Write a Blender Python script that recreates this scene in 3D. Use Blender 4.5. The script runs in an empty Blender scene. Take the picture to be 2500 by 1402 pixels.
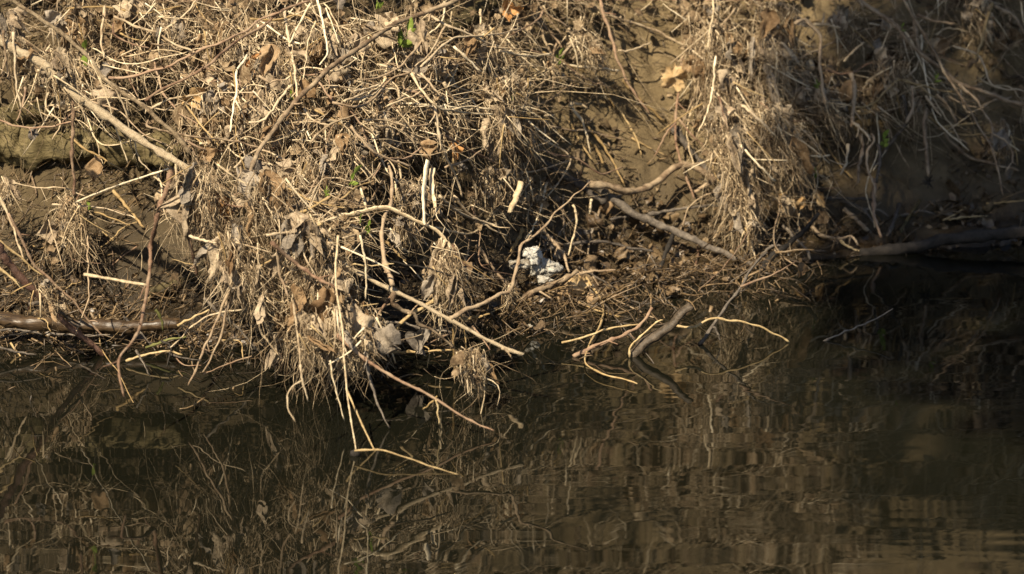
import bpy, math, random
import numpy as np

random.seed(7)
RNG = np.random.default_rng(11)
sc = bpy.context.scene
COL = sc.collection

# ------------------------------------------------------------------ camera, sky, sun, exposure
PITCH = math.radians(15.0)
FPX = 14400.0                       # focal length in photo pixels (photo is 2500 px wide)
FWD = np.array([0, math.cos(PITCH), -math.sin(PITCH)])
UPV = np.array([0, math.sin(PITCH), math.cos(PITCH)])
RGT = np.array([1.0, 0, 0])
CAM = -(FWD * FPX - UPV * 169.0) / 1000.0     # pixel (1250, 870) looks at the world origin

cam = bpy.data.cameras.new("camera")
cam.sensor_width = 36.0
cam.lens = 36.0 * FPX / 2500.0
cam.clip_start = 0.1
cam.clip_end = 2000
cam.dof.use_dof = True
cam.dof.focus_distance = 14.35
cam.dof.aperture_fstop = 3.6
camo = bpy.data.objects.new("camera", cam)
COL.objects.link(camo)
camo.location = CAM
camo.rotation_euler = (math.pi / 2 - PITCH, 0, 0)
sc.camera = camo

SUN_AZ = math.radians(30)           # to the left of the camera, behind it
SUN_EL = math.radians(47)
SUN = np.array([-math.sin(SUN_AZ) * math.cos(SUN_EL), -math.cos(SUN_AZ) * math.cos(SUN_EL), math.sin(SUN_EL)])
world = bpy.data.worlds.new("World")
sc.world = world
world.use_nodes = True
wn = world.node_tree
sky = wn.nodes.new("ShaderNodeTexSky")
sky.sky_type = 'NISHITA'
sky.sun_disc = False
sky.sun_elevation = SUN_EL
sky.sun_rotation = math.atan2(SUN[0], SUN[1]) % (2 * math.pi)
wn.links.new(sky.outputs[0], wn.nodes["Background"].inputs[0])
wn.nodes["Background"].inputs[1].default_value = 0.05
sl = bpy.data.lights.new("sun", 'SUN')
sl.energy = 5.0
sl.angle = math.radians(0.53)
sl.color = (1.0, 0.865, 0.65)
so = bpy.data.objects.new("sun", sl)
COL.objects.link(so)
from mathutils import Vector, Matrix
so.rotation_euler = Vector(tuple(SUN)).to_track_quat('Z', 'Y').to_euler()
so.location = (-6, -8, 9)
sc.view_settings.view_transform = 'Standard'
sc.view_settings.look = 'None'
sc.view_settings.gamma = 1
sc.view_settings.use_curve_mapping = False
sc.view_settings.exposure = 1.05
sc.cycles.max_bounces = 6
sc.cycles.use_denoising = True

# ------------------------------------------------------------------ projection helpers (photo pixel + real distance -> place)
def W(px, py, Y):
    """the place seen at photo pixel (px,py) that stands Y metres behind the front water edge"""
    px, py, Y = np.broadcast_arrays(np.asarray(px, float), np.asarray(py, float), np.asarray(Y, float))
    d = FWD[None] * FPX + RGT[None] * (px.ravel() - 1250)[:, None] - UPV[None] * (py.ravel() - 701)[:, None]
    t = (Y.ravel() - CAM[1]) / d[:, 1]
    return (CAM[None] + d * t[:, None]).reshape(px.shape + (3,))

def Yrow(row):
    """distance behind the front edge of the water seen in a photo row"""
    row = np.asarray(row, float)
    d1 = FWD[1] * FPX - UPV[1] * (row - 701)
    d2 = FWD[2] * FPX - UPV[2] * (row - 701)
    return CAM[1] + d1 * (-CAM[2] / d2)

def sstep(a, b, x):
    t = np.clip((x - a) / (b - a), 0, 1)
    return t * t * (3 - 2 * t)

def hash3(i, j, k):
    v = np.sin(i * 127.1 + j * 311.7 + k * 74.7) * 43758.5453
    return v - np.floor(v)

def vnoise(p):
    f = np.floor(p); u = p - f; u = u * u * (3 - 2 * u)
    i, j, k = f[..., 0], f[..., 1], f[..., 2]
    r = 0
    for a in (0, 1):
        for b in (0, 1):
            for c in (0, 1):
                w = (u[..., 0] if a else 1 - u[..., 0]) * (u[..., 1] if b else 1 - u[..., 1]) * (u[..., 2] if c else 1 - u[..., 2])
                r = r + w * hash3(i + a, j + b, k + c)
    return r * 2 - 1

def fbm(p, octv=4, gain=.5):
    r, a, s = 0, 1.0, 1.0
    for o in range(octv):
        r = r + a * vnoise(p * s + 17.3 * o); a *= gain; s *= 2.03
    return r

# ------------------------------------------------------------------ bank shape
_wx = np.array([-3000, -400, 0, 250, 450, 800, 1100, 1250, 1400, 1600, 1835, 2100, 2500, 3000, 6000], float)
_wr = np.array([830, 836, 832, 828, 840, 845, 815, 765, 730, 680, 645, 618, 592, 570, 520], float)
_wY = Yrow(_wr)
_wX = W(_wx, _wr, _wY)[:, 0]

def bank0(x, y):
    t = y - np.interp(x, _wX, _wY)
    s = np.maximum(t - .12, 0)
    up = .16 * np.maximum(t, 0) + .98 * s * (s / (s + .16))
    up = 4.5 * np.tanh(up / 4.5)
    dn = -0.7 * (1 - np.exp(np.minimum(t, 0) * .9))
    h = np.where(t > 0, up, dn)
    t2 = -5.6 - y
    h2 = .22 * np.maximum(t2, 0) + .02
    h2 = 1.0 * np.tanh(h2)
    return np.where(t2 > -1.5, np.maximum(h, -0.7 + (h2 + .7) * sstep(-1.5, 0.2, t2)), h)

def bank(x, y):
    p = np.stack([x, y, np.zeros_like(x)], -1)
    t = y - np.interp(x, _wX, _wY)
    m = .25 + .75 * sstep(0, .35, t)
    return bank0(x, y) + m * (.045 * fbm(p * 2.1 + 5, 2)) + sstep(-.3, .15, t) * (.02 * fbm(p * 9, 3) + .0075 * fbm(p * 34 + 3, 3, .6))

# distance of the bank for every pixel, on a coarse grid
GX = np.arange(-700, 3220, 20.0); GY = np.arange(-1200, 1420, 20.0)
_gx, _gy = np.meshgrid(GX, GY)
_ys = np.arange(-2.2, 4.6, .01)
YB = np.full(_gx.shape, 4.5)
_done = np.zeros(_gx.shape, bool)
for yy in _ys:
    p = W(_gx, _gy, np.full(_gx.shape, yy))
    hit = (~_done) & ((p[..., 2] <= np.maximum(bank0(p[..., 0], p[..., 1]), 0)))
    YB[hit] = yy; _done |= hit

def gridlook(G, px, py):
    fx = np.clip((np.asarray(px, float) - GX[0]) / 20, 0, len(GX) - 1.001); fy = np.clip((np.asarray(py, float) - GY[0]) / 20, 0, len(GY) - 1.001)
    i = fx.astype(int); j = fy.astype(int); u = fx - i; v = fy - j
    return (G[j, i] * (1 - u) + G[j, i + 1] * u) * (1 - v) + (G[j + 1, i] * (1 - u) + G[j + 1, i + 1] * u) * v

def Ybank(px, py): return gridlook(YB, px, py)

# how far the tangle of flood debris stands out in front of the bank
ANCH = np.array([(-300, 0, .26), (0, 0, .28), (300, 0, .32), (700, 0, .38), (1100, 0, .32), (1400, 50, .12), (1600, 200, .05), (1550, 400, .04), (1800, 100, .2), (1800, 400, .24),
    (1820, 600, .16), (2100, 100, .14), (2100, 400, .12), (2450, 100, .1), (2400, 400, .1), (100, 180, .25), (100, 600, .12), (50, 850, .12), (300, 250, .4), (300, 700, .35),
    (450, 450, .75), (600, 300, .58), (800, 300, .54), (1000, 250, .44), (1200, 250, .32), (1300, 400, .14), (600, 550, .78), (800, 550, .72), (750, 750, .66), (850, 850, .52),
    (1000, 600, .5), (1100, 800, .52), (1250, 860, .5), (1200, 520, .2), (1330, 620, .08), (600, 850, .5), (400, 850, .4), (1500, 600, .06), (1800, 560, .12), (2000, 520, .08), (2700, 300, .1)], float)
_d = 1.0 / (((_gx[..., None] - ANCH[:, 0]) ** 2 + (_gy[..., None] - ANCH[:, 1]) ** 2) / 90.0 ** 2 + .15) ** 2
OFF = (_d * ANCH[:, 2]).sum(-1) / _d.sum(-1)
YT = YB - OFF
def Ytan(px, py): return gridlook(YT, px, py)

# ------------------------------------------------------------------ mesh helpers
def mk(name, V, Q=None, T=None, mat=None, parent=None, origin=None, smooth=True):
    V = np.asarray(V, float).reshape(-1, 3)
    if origin is None and parent is None: origin = V[0]
    o_ = np.asarray(origin if origin is not None else (0, 0, 0), float)
    me = bpy.data.meshes.new(name)
    nq = 0 if Q is None else len(Q); nt = 0 if T is None else len(T)
    me.vertices.add(len(V)); me.vertices.foreach_set("co", (V - o_).ravel())
    li = []; ls = []
    if nq: li.append(np.asarray(Q).ravel()); ls.append(np.arange(nq) * 4)
    if nt: li.append(np.asarray(T).ravel()); ls.append(nq * 4 + np.arange(nt) * 3)
    li = np.concatenate(li); ls = np.concatenate(ls)
    me.loops.add(len(li)); me.loops.foreach_set("vertex_index", li.astype(np.int32))
    me.polygons.add(len(ls)); me.polygons.foreach_set("loop_start", ls.astype(np.int32))
    if smooth: me.polygons.foreach_set("use_smooth", np.ones(len(ls), bool))
    me.update(calc_edges=True)
    me.validate()
    if mat: me.materials.append(mat)
    ob = bpy.data.objects.new(name, me); COL.objects.link(ob)
    if parent is not None:
        ob.parent = parent
        ob.location = Vector(tuple(o_)) - WORLDLOC.get(parent.name, Vector((0, 0, 0)))
    else:
        ob.location = tuple(o_)
    WORLDLOC[ob.name] = Vector(tuple(o_))
    return ob
WORLDLOC = {}

def empty(name, loc):
    o = bpy.data.objects.new(name, None); COL.objects.link(o); o.location = tuple(loc); o.empty_display_size = .02
    WORLDLOC[o.name] = Vector(tuple(loc)); return o

def tag(o, label=None, cat=None, group=None, kind=None):
    if label: o["label"] = label
    if cat: o["category"] = cat
    if group: o["group"] = group
    if kind: o["kind"] = kind
    return o

def tubes(P, R, K=5, flat=1.0, ref=None):
    """P (N,S,3) centre lines, R (N,S) radii -> verts, quads (ends pinched shut)"""
    P = np.asarray(P, float); R = np.asarray(R, float)
    T = np.gradient(P, axis=1)
    T /= np.linalg.norm(T, axis=2, keepdims=True) + 1e-12
    P = np.concatenate([P[:, :1], P, P[:, -1:]], 1)
    R = np.concatenate([R[:, :1] * 1e-3, R, R[:, -1:] * 1e-3], 1)
    T = np.concatenate([T[:, :1], T, T[:, -1:]], 1)
    N, S, _ = P.shape
    if ref is None:
        ref = RNG.normal(size=(N, 1, 3)); 
        m = T.mean(1, keepdims=True); ref -= (ref * m).sum(-1, keepdims=True) * m / ((m * m).sum(-1, keepdims=True) + 1e-9)
    B = np.cross(T, np.broadcast_to(ref, T.shape)); B /= np.linalg.norm(B, axis=2, keepdims=True) + 1e-9
    C = np.cross(T, B)
    a = np.arange(K) * 2 * np.pi / K
    V = P[:, :, None] + R[:, :, None, None] * (np.cos(a)[None, None, :, None] * B[:, :, None] + flat * np.sin(a)[None, None, :, None] * C[:, :, None])
    idx = np.arange(N * S * K).reshape(N, S, K)
    q = np.stack([idx[:, :-1], np.roll(idx[:, :-1], -1, 2), np.roll(idx[:, 1:], -1, 2), idx[:, 1:]], -1).reshape(-1, 4)
    return V.reshape(-1, 3), q

def spline(pts, n):
    """Catmull-Rom through pts (m,d), n samples"""
    p = np.asarray(pts, float)
    if len(p) == 2: 
        t = np.linspace(0, 1, n)[:, None]; return p[0] * (1 - t) + p[1] * t
    seg = np.linalg.norm(np.diff(p[:, :2], axis=0), axis=1); cum = np.concatenate([[0], np.cumsum(seg)])
    e = np.concatenate([[2 * p[0] - p[1]], p, [2 * p[-1] - p[-2]]])
    s = np.linspace(0, cum[-1], n); k = np.clip(np.searchsorted(cum, s, side='right') - 1, 0, len(seg) - 1)
    u = ((s - cum[k]) / (seg[k] + 1e-9))[:, None]
    a, b, c, d = e[k], e[k + 1], e[k + 2], e[k + 3]
    return .5 * (2 * b + (c - a) * u + (2 * a - 5 * b + 4 * c - d) * u ** 2 + (3 * b - a - 3 * c + d) * u ** 3)

# ------------------------------------------------------------------ materials
def nodes(name):
    m = bpy.data.materials.new(name); m.use_nodes = True
    nt = m.node_tree; b = nt.nodes["Principled BSDF"]
    return m, nt, b

def L(nt, a, b): nt.links.new(a, b)

def ramp(nt, stops, fac):
    r = nt.nodes.new("ShaderNodeValToRGB"); L(nt, fac, r.inputs[0])
    els = r.color_ramp.elements
    while len(els) < len(stops): els.new(.5)
    for e, (p, c) in zip(els, stops): e.position = p; e.color = (*c, 1)
    return r.outputs[0]

def noise(nt, scale, detail=4, rough=.55, vec=None, dist=0):
    n = nt.nodes.new("ShaderNodeTexNoise"); n.inputs["Scale"].default_value = scale; n.inputs["Detail"].default_value = detail
    n.inputs["Roughness"].default_value = rough; n.inputs["Distortion"].default_value = dist
    if vec is not None: L(nt, vec, n.inputs["Vector"])
    return n.outputs[0]

def math_(nt, op, a, b=None, clamp=False):
    n = nt.nodes.new("ShaderNodeMath"); n.operation = op; n.use_clamp = clamp
    for i, v in enumerate((a, b)):
        if v is None: continue
        if isinstance(v, (int, float)): n.inputs[i].default_value = v
        else: L(nt, v, n.inputs[i])
    return n.outputs[0]

def bump(nt, b, h, strength, dist):
    n = nt.nodes.new("ShaderNodeBump"); n.inputs["Strength"].default_value = strength; n.inputs["Distance"].default_value = dist
    L(nt, h, n.inputs["Height"]); L(nt, n.outputs[0], b.inputs["Normal"])

def coords(nt, which="Object"):
    return nt.nodes.new("ShaderNodeTexCoord").outputs[which]

def world_pos(nt):
    return nt.nodes.new("ShaderNodeNewGeometry").outputs["Position"]

def twigmat(name, dark, mid, light, scale=60, rough=.8, bmp=.5, spec=.25, island=False, trans=0.0, dust=None, stretch=None):
    """dry plant matter: colour drawn per piece and mottled along it; dust = pale silt coat"""
    m, nt, b = nodes(name)
    geo = nt.nodes.new("ShaderNodeNewGeometry"); oi = nt.nodes.new("ShaderNodeObjectInfo")
    rnd = geo.outputs["Random Per Island"] if island else oi.outputs["Random"]
    vec = geo.outputs["Position"]
    if stretch:
        mp = nt.nodes.new("ShaderNodeMapping"); mp.inputs["Scale"].default_value = stretch; mp.inputs["Rotation"].default_value = (0, .25, 0); L(nt, vec, mp.inputs[0]); vec = mp.outputs[0]
    n1 = noise(nt, scale, 5, .65, vec)
    n3 = noise(nt, scale * 5, 3, .7, vec)
    f = math_(nt, 'ADD', math_(nt, 'MULTIPLY', rnd, .6), math_(nt, 'MULTIPLY', math_(nt, 'ADD', n1, math_(nt, 'MULTIPLY', n3, .7)), 1.5))
    f = math_(nt, 'SUBTRACT', f, 1.075, True)
    c = ramp(nt, [(0.1, dark), (.5, mid), (.92, light)], f)
    if dust:
        n2 = noise(nt, 22, 4, .6, geo.outputs["Position"])
        mx = nt.nodes.new("ShaderNodeMix"); mx.data_type = 'RGBA'
        L(nt, math_(nt, 'MULTIPLY', math_(nt, 'SUBTRACT', n2, .42, True), 3.2, True), mx.inputs[0])
        L(nt, c, mx.inputs[6]); mx.inputs[7].default_value = (*dust, 1); c = mx.outputs[2]
    L(nt, c, b.inputs["Base Color"])
    b.inputs["Roughness"].default_value = rough; b.inputs["Specular IOR Level"].default_value = spec
    if bmp: bump(nt, b, noise(nt, scale * 4, 3, .6, vec), bmp, .003)
    if trans:
        t = nt.nodes.new("ShaderNodeBsdfTranslucent"); L(nt, c, t.inputs[0])
        mix = nt.nodes.new("ShaderNodeMixShader"); mix.inputs[0].default_value = trans
        L(nt, b.outputs[0], mix.inputs[1]); L(nt, t.outputs[0], mix.inputs[2]); L(nt, mix.outputs[0], nt.nodes["Material Output"].inputs[0])
    return m

M = {}
M["tan"] = twigmat("twig_bark_tan", (.13, .09, .05), (.32, .235, .145), (.54, .43, .29), dust=(.47, .38, .25))
M["brown"] = twigmat("twig_bark_brown", (.07, .045, .026), (.195, .132, .08), (.36, .265, .17), dust=(.35, .27, .175))
M["red"] = twigmat("twig_bark_reddish", (.07, .038, .024), (.18, .105, .064), (.3, .2, .13), dust=(.3, .22, .145))
M["grey"] = twigmat("twig_bark_grey", (.045, .037, .03), (.115, .095, .075), (.23, .19, .145))
M["dark"] = twigmat("wet_dark_bark", (.01, .009, .008), (.028, .024, .02), (.055, .046, .038), rough=.8, spec=.15)
M["wetred"] = twigmat("wet_red_bark", (.06, .03, .02), (.15, .08, .055), (.27, .17, .13), rough=.38, spec=.5)
M["wetlog"] = twigmat("wet_brown_log", (.035, .022, .012), (.095, .06, .03), (.18, .12, .062), rough=.42, spec=.45, scale=34, stretch=(.25, 1, 1.2))
M["olive"] = twigmat("olive_mossy_log", (.02, .016, .007), (.07, .054, .023), (.15, .117, .055), scale=30, bmp=1.0, stretch=(.25, 1, 1.3))
M["straw"] = twigmat("cream_straw", (.3, .22, .13), (.55, .44, .28), (.74, .63, .45), rough=.6)
M["dull"] = twigmat("dull_straw", (.19, .125, .05), (.32, .22, .1), (.42, .31, .16), rough=.7)
M["yellow"] = twigmat("yellow_stem", (.2, .135, .06), (.37, .27, .135), (.52, .41, .23), rough=.55)
M["oldwood"] = twigmat("weathered_wood", (.012, .009, .006), (.04, .03, .02), (.1, .076, .052), scale=70, rough=.55)
M["bark"] = twigmat("rough_pale_bark", (.075, .05, .028), (.22, .165, .1), (.43, .345, .23), scale=110, bmp=1.0, dust=(.34, .27, .175))
M["strawbits"] = twigmat("straw_bits", (.22, .16, .09), (.5, .4, .26), (.75, .64, .46), island=True, bmp=0, scale=25)
M["moss"] = twigmat("moss_green", (.045, .045, .014), (.09, .09, .026), (.16, .155, .055))
M["fibre"] = twigmat("root_fibre", (.07, .046, .025), (.27, .195, .115), (.66, .53, .35), island=True, bmp=0, scale=25)
M["wetfibre"] = twigmat("wet_litter", (.02, .013, .007), (.07, .046, .024), (.22, .15, .078), island=True, bmp=0, scale=25, rough=.45, spec=.4)
M["mat"] = twigmat("matted_leaf_silt", (.09, .065, .042), (.26, .195, .13), (.46, .365, .25), scale=45, bmp=1.0, trans=.1, dust=(.42, .335, .225))
M["matgrey"] = twigmat("matted_leaf_grey", (.11, .09, .068), (.23, .19, .145), (.38, .32, .25), scale=50, bmp=1.0, trans=.1)
M["leaf"] = twigmat("dead_leaf_brown", (.12, .07, .033), (.24, .155, .08), (.36, .25, .145), scale=40, trans=.18, bmp=.6)
M["leafgrey"] = twigmat("dead_leaf_grey", (.12, .1, .08), (.2, .17, .14), (.3, .26, .21), scale=40, trans=.12, bmp=.6)
M["leaforange"] = twigmat("dead_leaf_orange", (.25, .1, .03), (.42, .21, .075), (.52, .3, .13), scale=40, trans=.22, bmp=.5)
M["leaftan"] = twigmat("dead_leaf_tan", (.3, .18, .075), (.46, .31, .15), (.56, .42, .24), scale=40, trans=.2, bmp=.5)
M["flake"] = twigmat("leaf_flake", (.045, .028, .014), (.16, .108, .06), (.36, .27, .165), scale=30, island=True, bmp=.6, trans=.1)  # dark base puts the shade of the deep gaps into the flake colour
M["wetleaf"] = twigmat("damp_leaf", (.035, .022, .012), (.09, .06, .033), (.18, .125, .07), scale=40, bmp=.6, rough=.5)
M["mudflake"] = twigmat("damp_leaf_flake", (.035, .024, .012), (.105, .074, .041), (.26, .19, .115), scale=30, island=True, bmp=.6)
M["green"] = twigmat("fresh_green_leaf", (.09, .13, .02), (.18, .25, .04), (.29, .36, .08), scale=60, trans=.3, bmp=.2, rough=.5)
M["foam"] = twigmat("white_foam", (.16, .13, .09), (.38, .36, .31), (.52, .5, .45), scale=80, bmp=1.0, rough=.6)
M["pebble"] = twigmat("wet_pebble", (.025, .017, .009), (.085, .056, .03), (.19, .135, .075), island=True, rough=.38, spec=.45, scale=30)
M["crown"] = twigmat("tree_leaf", (.04, .06, .015), (.07, .1, .025), (.1, .13, .04), island=True, trans=.15, bmp=0)

# mud: brown clay, darker and shiny where it is soaked near the water
m, nt, b = nodes("river_mud"); M["mud"] = m
pos = world_pos(nt)
n1 = noise(nt, 5, 6, .6, pos); n2 = noise(nt, 38, 6, .7, pos)
f = math_(nt, 'ADD', math_(nt, 'MULTIPLY', n1, .55), math_(nt, 'MULTIPLY', n2, .5))
c = ramp(nt, [(.3, (.068, .048, .023)), (.52, (.15, .108, .053)), (.72, (.24, .18, .097))], f)
sx = nt.nodes.new("ShaderNodeSeparateXYZ"); L(nt, pos, sx.inputs[0])
wet = math_(nt, 'SUBTRACT', 1.0, math_(nt, 'DIVIDE', math_(nt, 'ADD', sx.outputs[2], math_(nt, 'MULTIPLY', math_(nt, 'SUBTRACT', n1, .5), .16)), .27), True)
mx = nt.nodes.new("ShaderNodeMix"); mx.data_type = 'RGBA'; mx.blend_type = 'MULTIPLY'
hum_shade = nt.nodes.new("ShaderNodeMix"); hum_shade.data_type = 'RGBA'; hum_shade.blend_type = 'MULTIPLY'
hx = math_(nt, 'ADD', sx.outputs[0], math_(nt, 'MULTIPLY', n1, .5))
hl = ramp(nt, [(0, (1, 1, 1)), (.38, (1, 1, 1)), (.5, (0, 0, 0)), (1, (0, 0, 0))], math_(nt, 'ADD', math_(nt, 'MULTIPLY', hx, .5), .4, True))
L(nt, hl, hum_shade.inputs[0]); L(nt, c, hum_shade.inputs[6]); hum_shade.inputs[7].default_value = (.44, .43, .40, 1); c = hum_shade.outputs[2]  # left mud darkened: humus tone plus painted shade under the tangle
L(nt, wet, mx.inputs[0]); L(nt, c, mx.inputs[6]); mx.inputs[7].default_value = (.2, .18, .16, 1)
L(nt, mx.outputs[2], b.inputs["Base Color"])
L(nt, math_(nt, 'SUBTRACT', .85, math_(nt, 'MULTIPLY', wet, .55)), b.inputs["Roughness"])
b.inputs["Specular IOR Level"].default_value = .35
bump(nt, b, noise(nt, 120, 6, .75, pos), .9, .006)

# water: turbid olive river, mirror surface with fine ripples that run along the bank
m, nt, b = nodes("river_water"); M["water"] = m
b.inputs["Base Color"].default_value = (.0055, .0056, .0034, 1)
b.inputs["Roughness"].default_value = 0.0; b.inputs["IOR"].default_value = 1.333
b.inputs["Specular IOR Level"].default_value = .5
pos = world_pos(nt)
def mapped(sx_, sy_):
    mp = nt.nodes.new("ShaderNodeMapping"); mp.inputs["Scale"].default_value = (sx_, sy_, 1); L(nt, pos, mp.inputs[0]); return mp.outputs[0]
ra = noise(nt, 1, .6, .4, mapped(4.5, 16)); rb = noise(nt, 1, 0, .4, mapped(2.2, 6)); rc = noise(nt, 1, 1, .5, mapped(.9, 1.7))
rd = noise(nt, 1, 0, .4, mapped(10, 36))
calm = ramp(nt, [(.42, (.18, .18, .18)), (.62, (1, 1, 1))], rc)
h = math_(nt, 'ADD', math_(nt, 'MULTIPLY', math_(nt, 'MULTIPLY', ra, calm), .00045), math_(nt, 'ADD', math_(nt, 'MULTIPLY', rb, .0007), math_(nt, 'MULTIPLY', math_(nt, 'MULTIPLY', rd, calm), .00006)))
bump(nt, b, h, 1.0, 1.0)

# ------------------------------------------------------------------ the setting: river bank (one sheet) and water
def grow(a, b, step, far, n=26):
    core = np.arange(a, b + 1e-6, step)
    g = np.geomspace(step * 2, far, n)
    return np.concatenate([(a - g)[::-1], core, b + g])
gx = grow(-1.7, 1.75, .0085, 300); gy = grow(-.35, 2.1, .0085, 300)
gy = np.unique(np.concatenate([gy, np.arange(-12, -.4, .25)]))
X, Y = np.meshgrid(gx, gy)
Z = bank(X, Y)
idx = np.arange(X.size).reshape(X.shape)
Q = np.stack([idx[:-1, :-1], idx[:-1, 1:], idx[1:, 1:], idx[1:, :-1]], -1).reshape(-1, 4)
tag(mk("river_bank", np.stack([X, Y, Z], -1), Q, mat=M["mud"], origin=(0, 0, 0)), kind="structure", label="brown mud river bank sloping into the water")
wx = np.array([-300, -20, -5, 5, 20, 300.0]); wy = np.array([-5.9, -2, 0, 1, 3.2]); 
X, Y = np.meshgrid(wx, wy); idx = np.arange(X.size).reshape(X.shape)
Q = np.stack([idx[:-1, :-1], idx[:-1, 1:], idx[1:, 1:], idx[1:, :-1]], -1).reshape(-1, 4)
tag(mk("water", np.stack([X, Y, X * 0], -1), Q, mat=M["water"], origin=(0, 0, 0)), kind="structure", label="dark still river water mirroring the bank")

# unseen tree added on the near bank to shade the far bank's right end
def shade_tree():
    L0 = 11.5
    cen = np.array([2.88, 1.0, .8]) + SUN * L0
    base = np.array([cen[0] - .2, cen[1] - .3, bank(np.array([cen[0] - .2]), np.array([cen[1] - .3]))[0] - .05])
    root = empty("added_shade_tree", base); tag(root, "unseen leafy tree added on the near bank to shade the right end", "tree")
    tr = spline(np.array([base, base + (cen - base) * .35 + [.15, 0, 0], cen + [0, 0, 1.2]]), 24)
    v, q = tubes(tr[None], np.linspace(.17, .03, 24)[None], 12); mk("trunk", v, q, mat=M["grey"], parent=root, origin=base)
    n = 12000
    d = RNG.normal(size=(n, 3)); d /= np.linalg.norm(d, axis=1, keepdims=True)
    rr = RNG.random(n) ** .36
    pc = cen + d * rr[:, None] * np.array([2.2, 2.0, 2.7])
    for k in range(14):
        e = pc[k * 7]; s = tr[int(RNG.integers(10, 20))]
        P = spline(np.array([s, (s + e) / 2 + [0, 0, .15], e]), 8)
        v, q = tubes(P[None], np.linspace(.04, .008, 8)[None], 6); mk("limb", v, q, mat=M["grey"], parent=root, origin=base)
    V = []; T = []
    s = RNG.uniform(.07, .11, n)
    a = RNG.normal(size=(n, 3)); a /= np.linalg.norm(a, axis=1, keepdims=True)
    bb = np.cross(a, RNG.normal(size=(n, 3))); bb /= np.linalg.norm(bb, axis=1, keepdims=True)
    cc = np.cross(a, bb)
    quad = np.stack([pc - a * s[:, None], pc + bb * s[:, None] * .7 + cc * s[:, None] * .15, pc + a * s[:, None], pc - bb * s[:, None] * .7 + cc * s[:, None] * .15], 1)
    tag(mk("crown", quad, np.arange(n * 4).reshape(n, 4), mat=M["crown"], parent=root, origin=base), kind="stuff")
shade_tree()

# ------------------------------------------------------------------ twigs traced from the photograph
TILE = {1: (0, 0), 2: (620, 0), 3: (1240, 0), 4: (1860, 0), 5: (0, 460), 6: (620, 460), 7: (1240, 460), 8: (1860, 460), 0: None}
ZK = 2.92
def topx(tile, pts):
    p = np.asarray(pts, float)
    if tile == 0: return p
    return p / ZK + np.array(TILE[tile])

LIFT = [.05]      # traced twigs lie a little in front of the loose fill
def depthY(mode, px, py):
    """('t',f): on the face of the tangle, f metres further out; ('b',f): f metres off the mud; ('w',row): above the water seen in that row"""
    k, v = mode
    if k == 't': return Ytan(px, py) - v - LIFT[0]
    if k == 'b': return Ybank(px, py) - v
    return np.full(np.shape(px), float(Yrow(v)))

def curve3(p2, d0, d1, n, wob=0.0, seed=0):
    c = spline(p2, n)
    s = np.linspace(0, 1, n)
    if wob:
        r = np.random.default_rng(seed)
        ph = r.uniform(0, 6.28, 6); fr = r.uniform(1.5, 7, 6)
        for k in range(3):
            c[:, 0] += wob * np.sin(s * fr[k] * 6.28 + ph[k]) / (1 + k); c[:, 1] += wob * np.sin(s * fr[k + 3] * 6.28 + ph[k + 3]) / (1 + k)
        kk = r.normal(0, 1, (n, 2)); kk[1:-1] = (kk[:-2] + kk[1:-1] * 2 + kk[2:]) / 4
        c = c + kk * wob * 1.1
    y0 = depthY(d0, c[:, 0], c[:, 1]); y1 = depthY(d1, c[:, 0], c[:, 1])
    Yv = y0 * (1 - s) + y1 * s
    if len(Yv) > 6:
        k = np.ones(5) / 5; e = np.concatenate([[Yv[0]] * 2, Yv, [Yv[-1]] * 2]); Yv = np.convolve(e, k, 'valid')
    return W(c[:, 0], c[:, 1], Yv)

NTW = [0]
def twig(name, mat, r0, r1, tile, pts, label, d0=('t', 0), d1=None, flat=1.0, knots=.13, shoots=0, wob=.8, cat=None, group=None, K=7, parent=None, tipw=False):
    """one stick: r0, r1 are its radii in mm at both ends"""
    NTW[0] += 1; seed = NTW[0]
    r = np.random.default_rng(seed + 100)
    p2 = topx(tile, pts)
    ln = np.linalg.norm(np.diff(p2, axis=0), axis=1).sum()
    n = int(np.clip(ln / 9, 10, 100))
    if d1 is None: d1 = d0
    P = curve3(p2, d0, d1, n, wob, seed)
    s = np.linspace(0, 1, n)
    R = (r0 * (1 - s) + r1 * s) * 1e-3
    if K < 14: R = R * (.88 - .24 * s)
    kn = np.clip(r.normal(0, 1, n), -1, 3); R = R * (1 + knots * kn)
    if knots > .09:
        for i in range(int(r.integers(1, 4)), n - 1, int(r.integers(3, 6))): R[i] *= 1.3
    v, q = tubes(P[None], R[None], K, flat)
    if max(r0, r1) > 8:
        fr = np.array([18., 60, 60]) if K >= 14 else np.array([95., 95, 95])
        v = v + (fbm(v * fr, 4, .6)[:, None]) * (v - np.repeat(np.concatenate([P[:1], P, P[-1:]]), K, axis=0)) * (.34 if K >= 14 else .32)
    o = mk(name, v, q, mat=M[mat], parent=parent, origin=P[0])
    if parent is None: tag(o, label, cat or name.split("_")[-1], group)
    elif label: o["label"] = label
    if parent is None and shoots == 0 and name == "twig": shoots = int(r.integers(0, 3))
    for k in range(shoots):
        i = int(r.integers(2, n - 2)); t = P[min(i + 1, n - 1)] - P[i]; t /= np.linalg.norm(t)
        side = np.cross(t, r.normal(size=3)); side /= np.linalg.norm(side)
        l = r.uniform(.012, .05) if parent is None else r.uniform(.008, .018); d = t * r.uniform(.3, 1) + side; d /= np.linalg.norm(d)
        e = np.stack([P[i], P[i] + d * l * .5 + r.normal(size=3) * .002, P[i] + d * l])
        vv, qq = tubes(spline(e, 5)[None], np.linspace(R[i] * .55, R[i] * .3, 5)[None], 5)
        ob = mk("side_shoot" if parent is None else "bud", vv, qq, mat=M[mat], parent=o, origin=P[i])
    return o

t_ = lambda f=0: ('t', f)
b_ = lambda f=.02: ('b', f)
w_ = lambda r: ('w', r)

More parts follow.
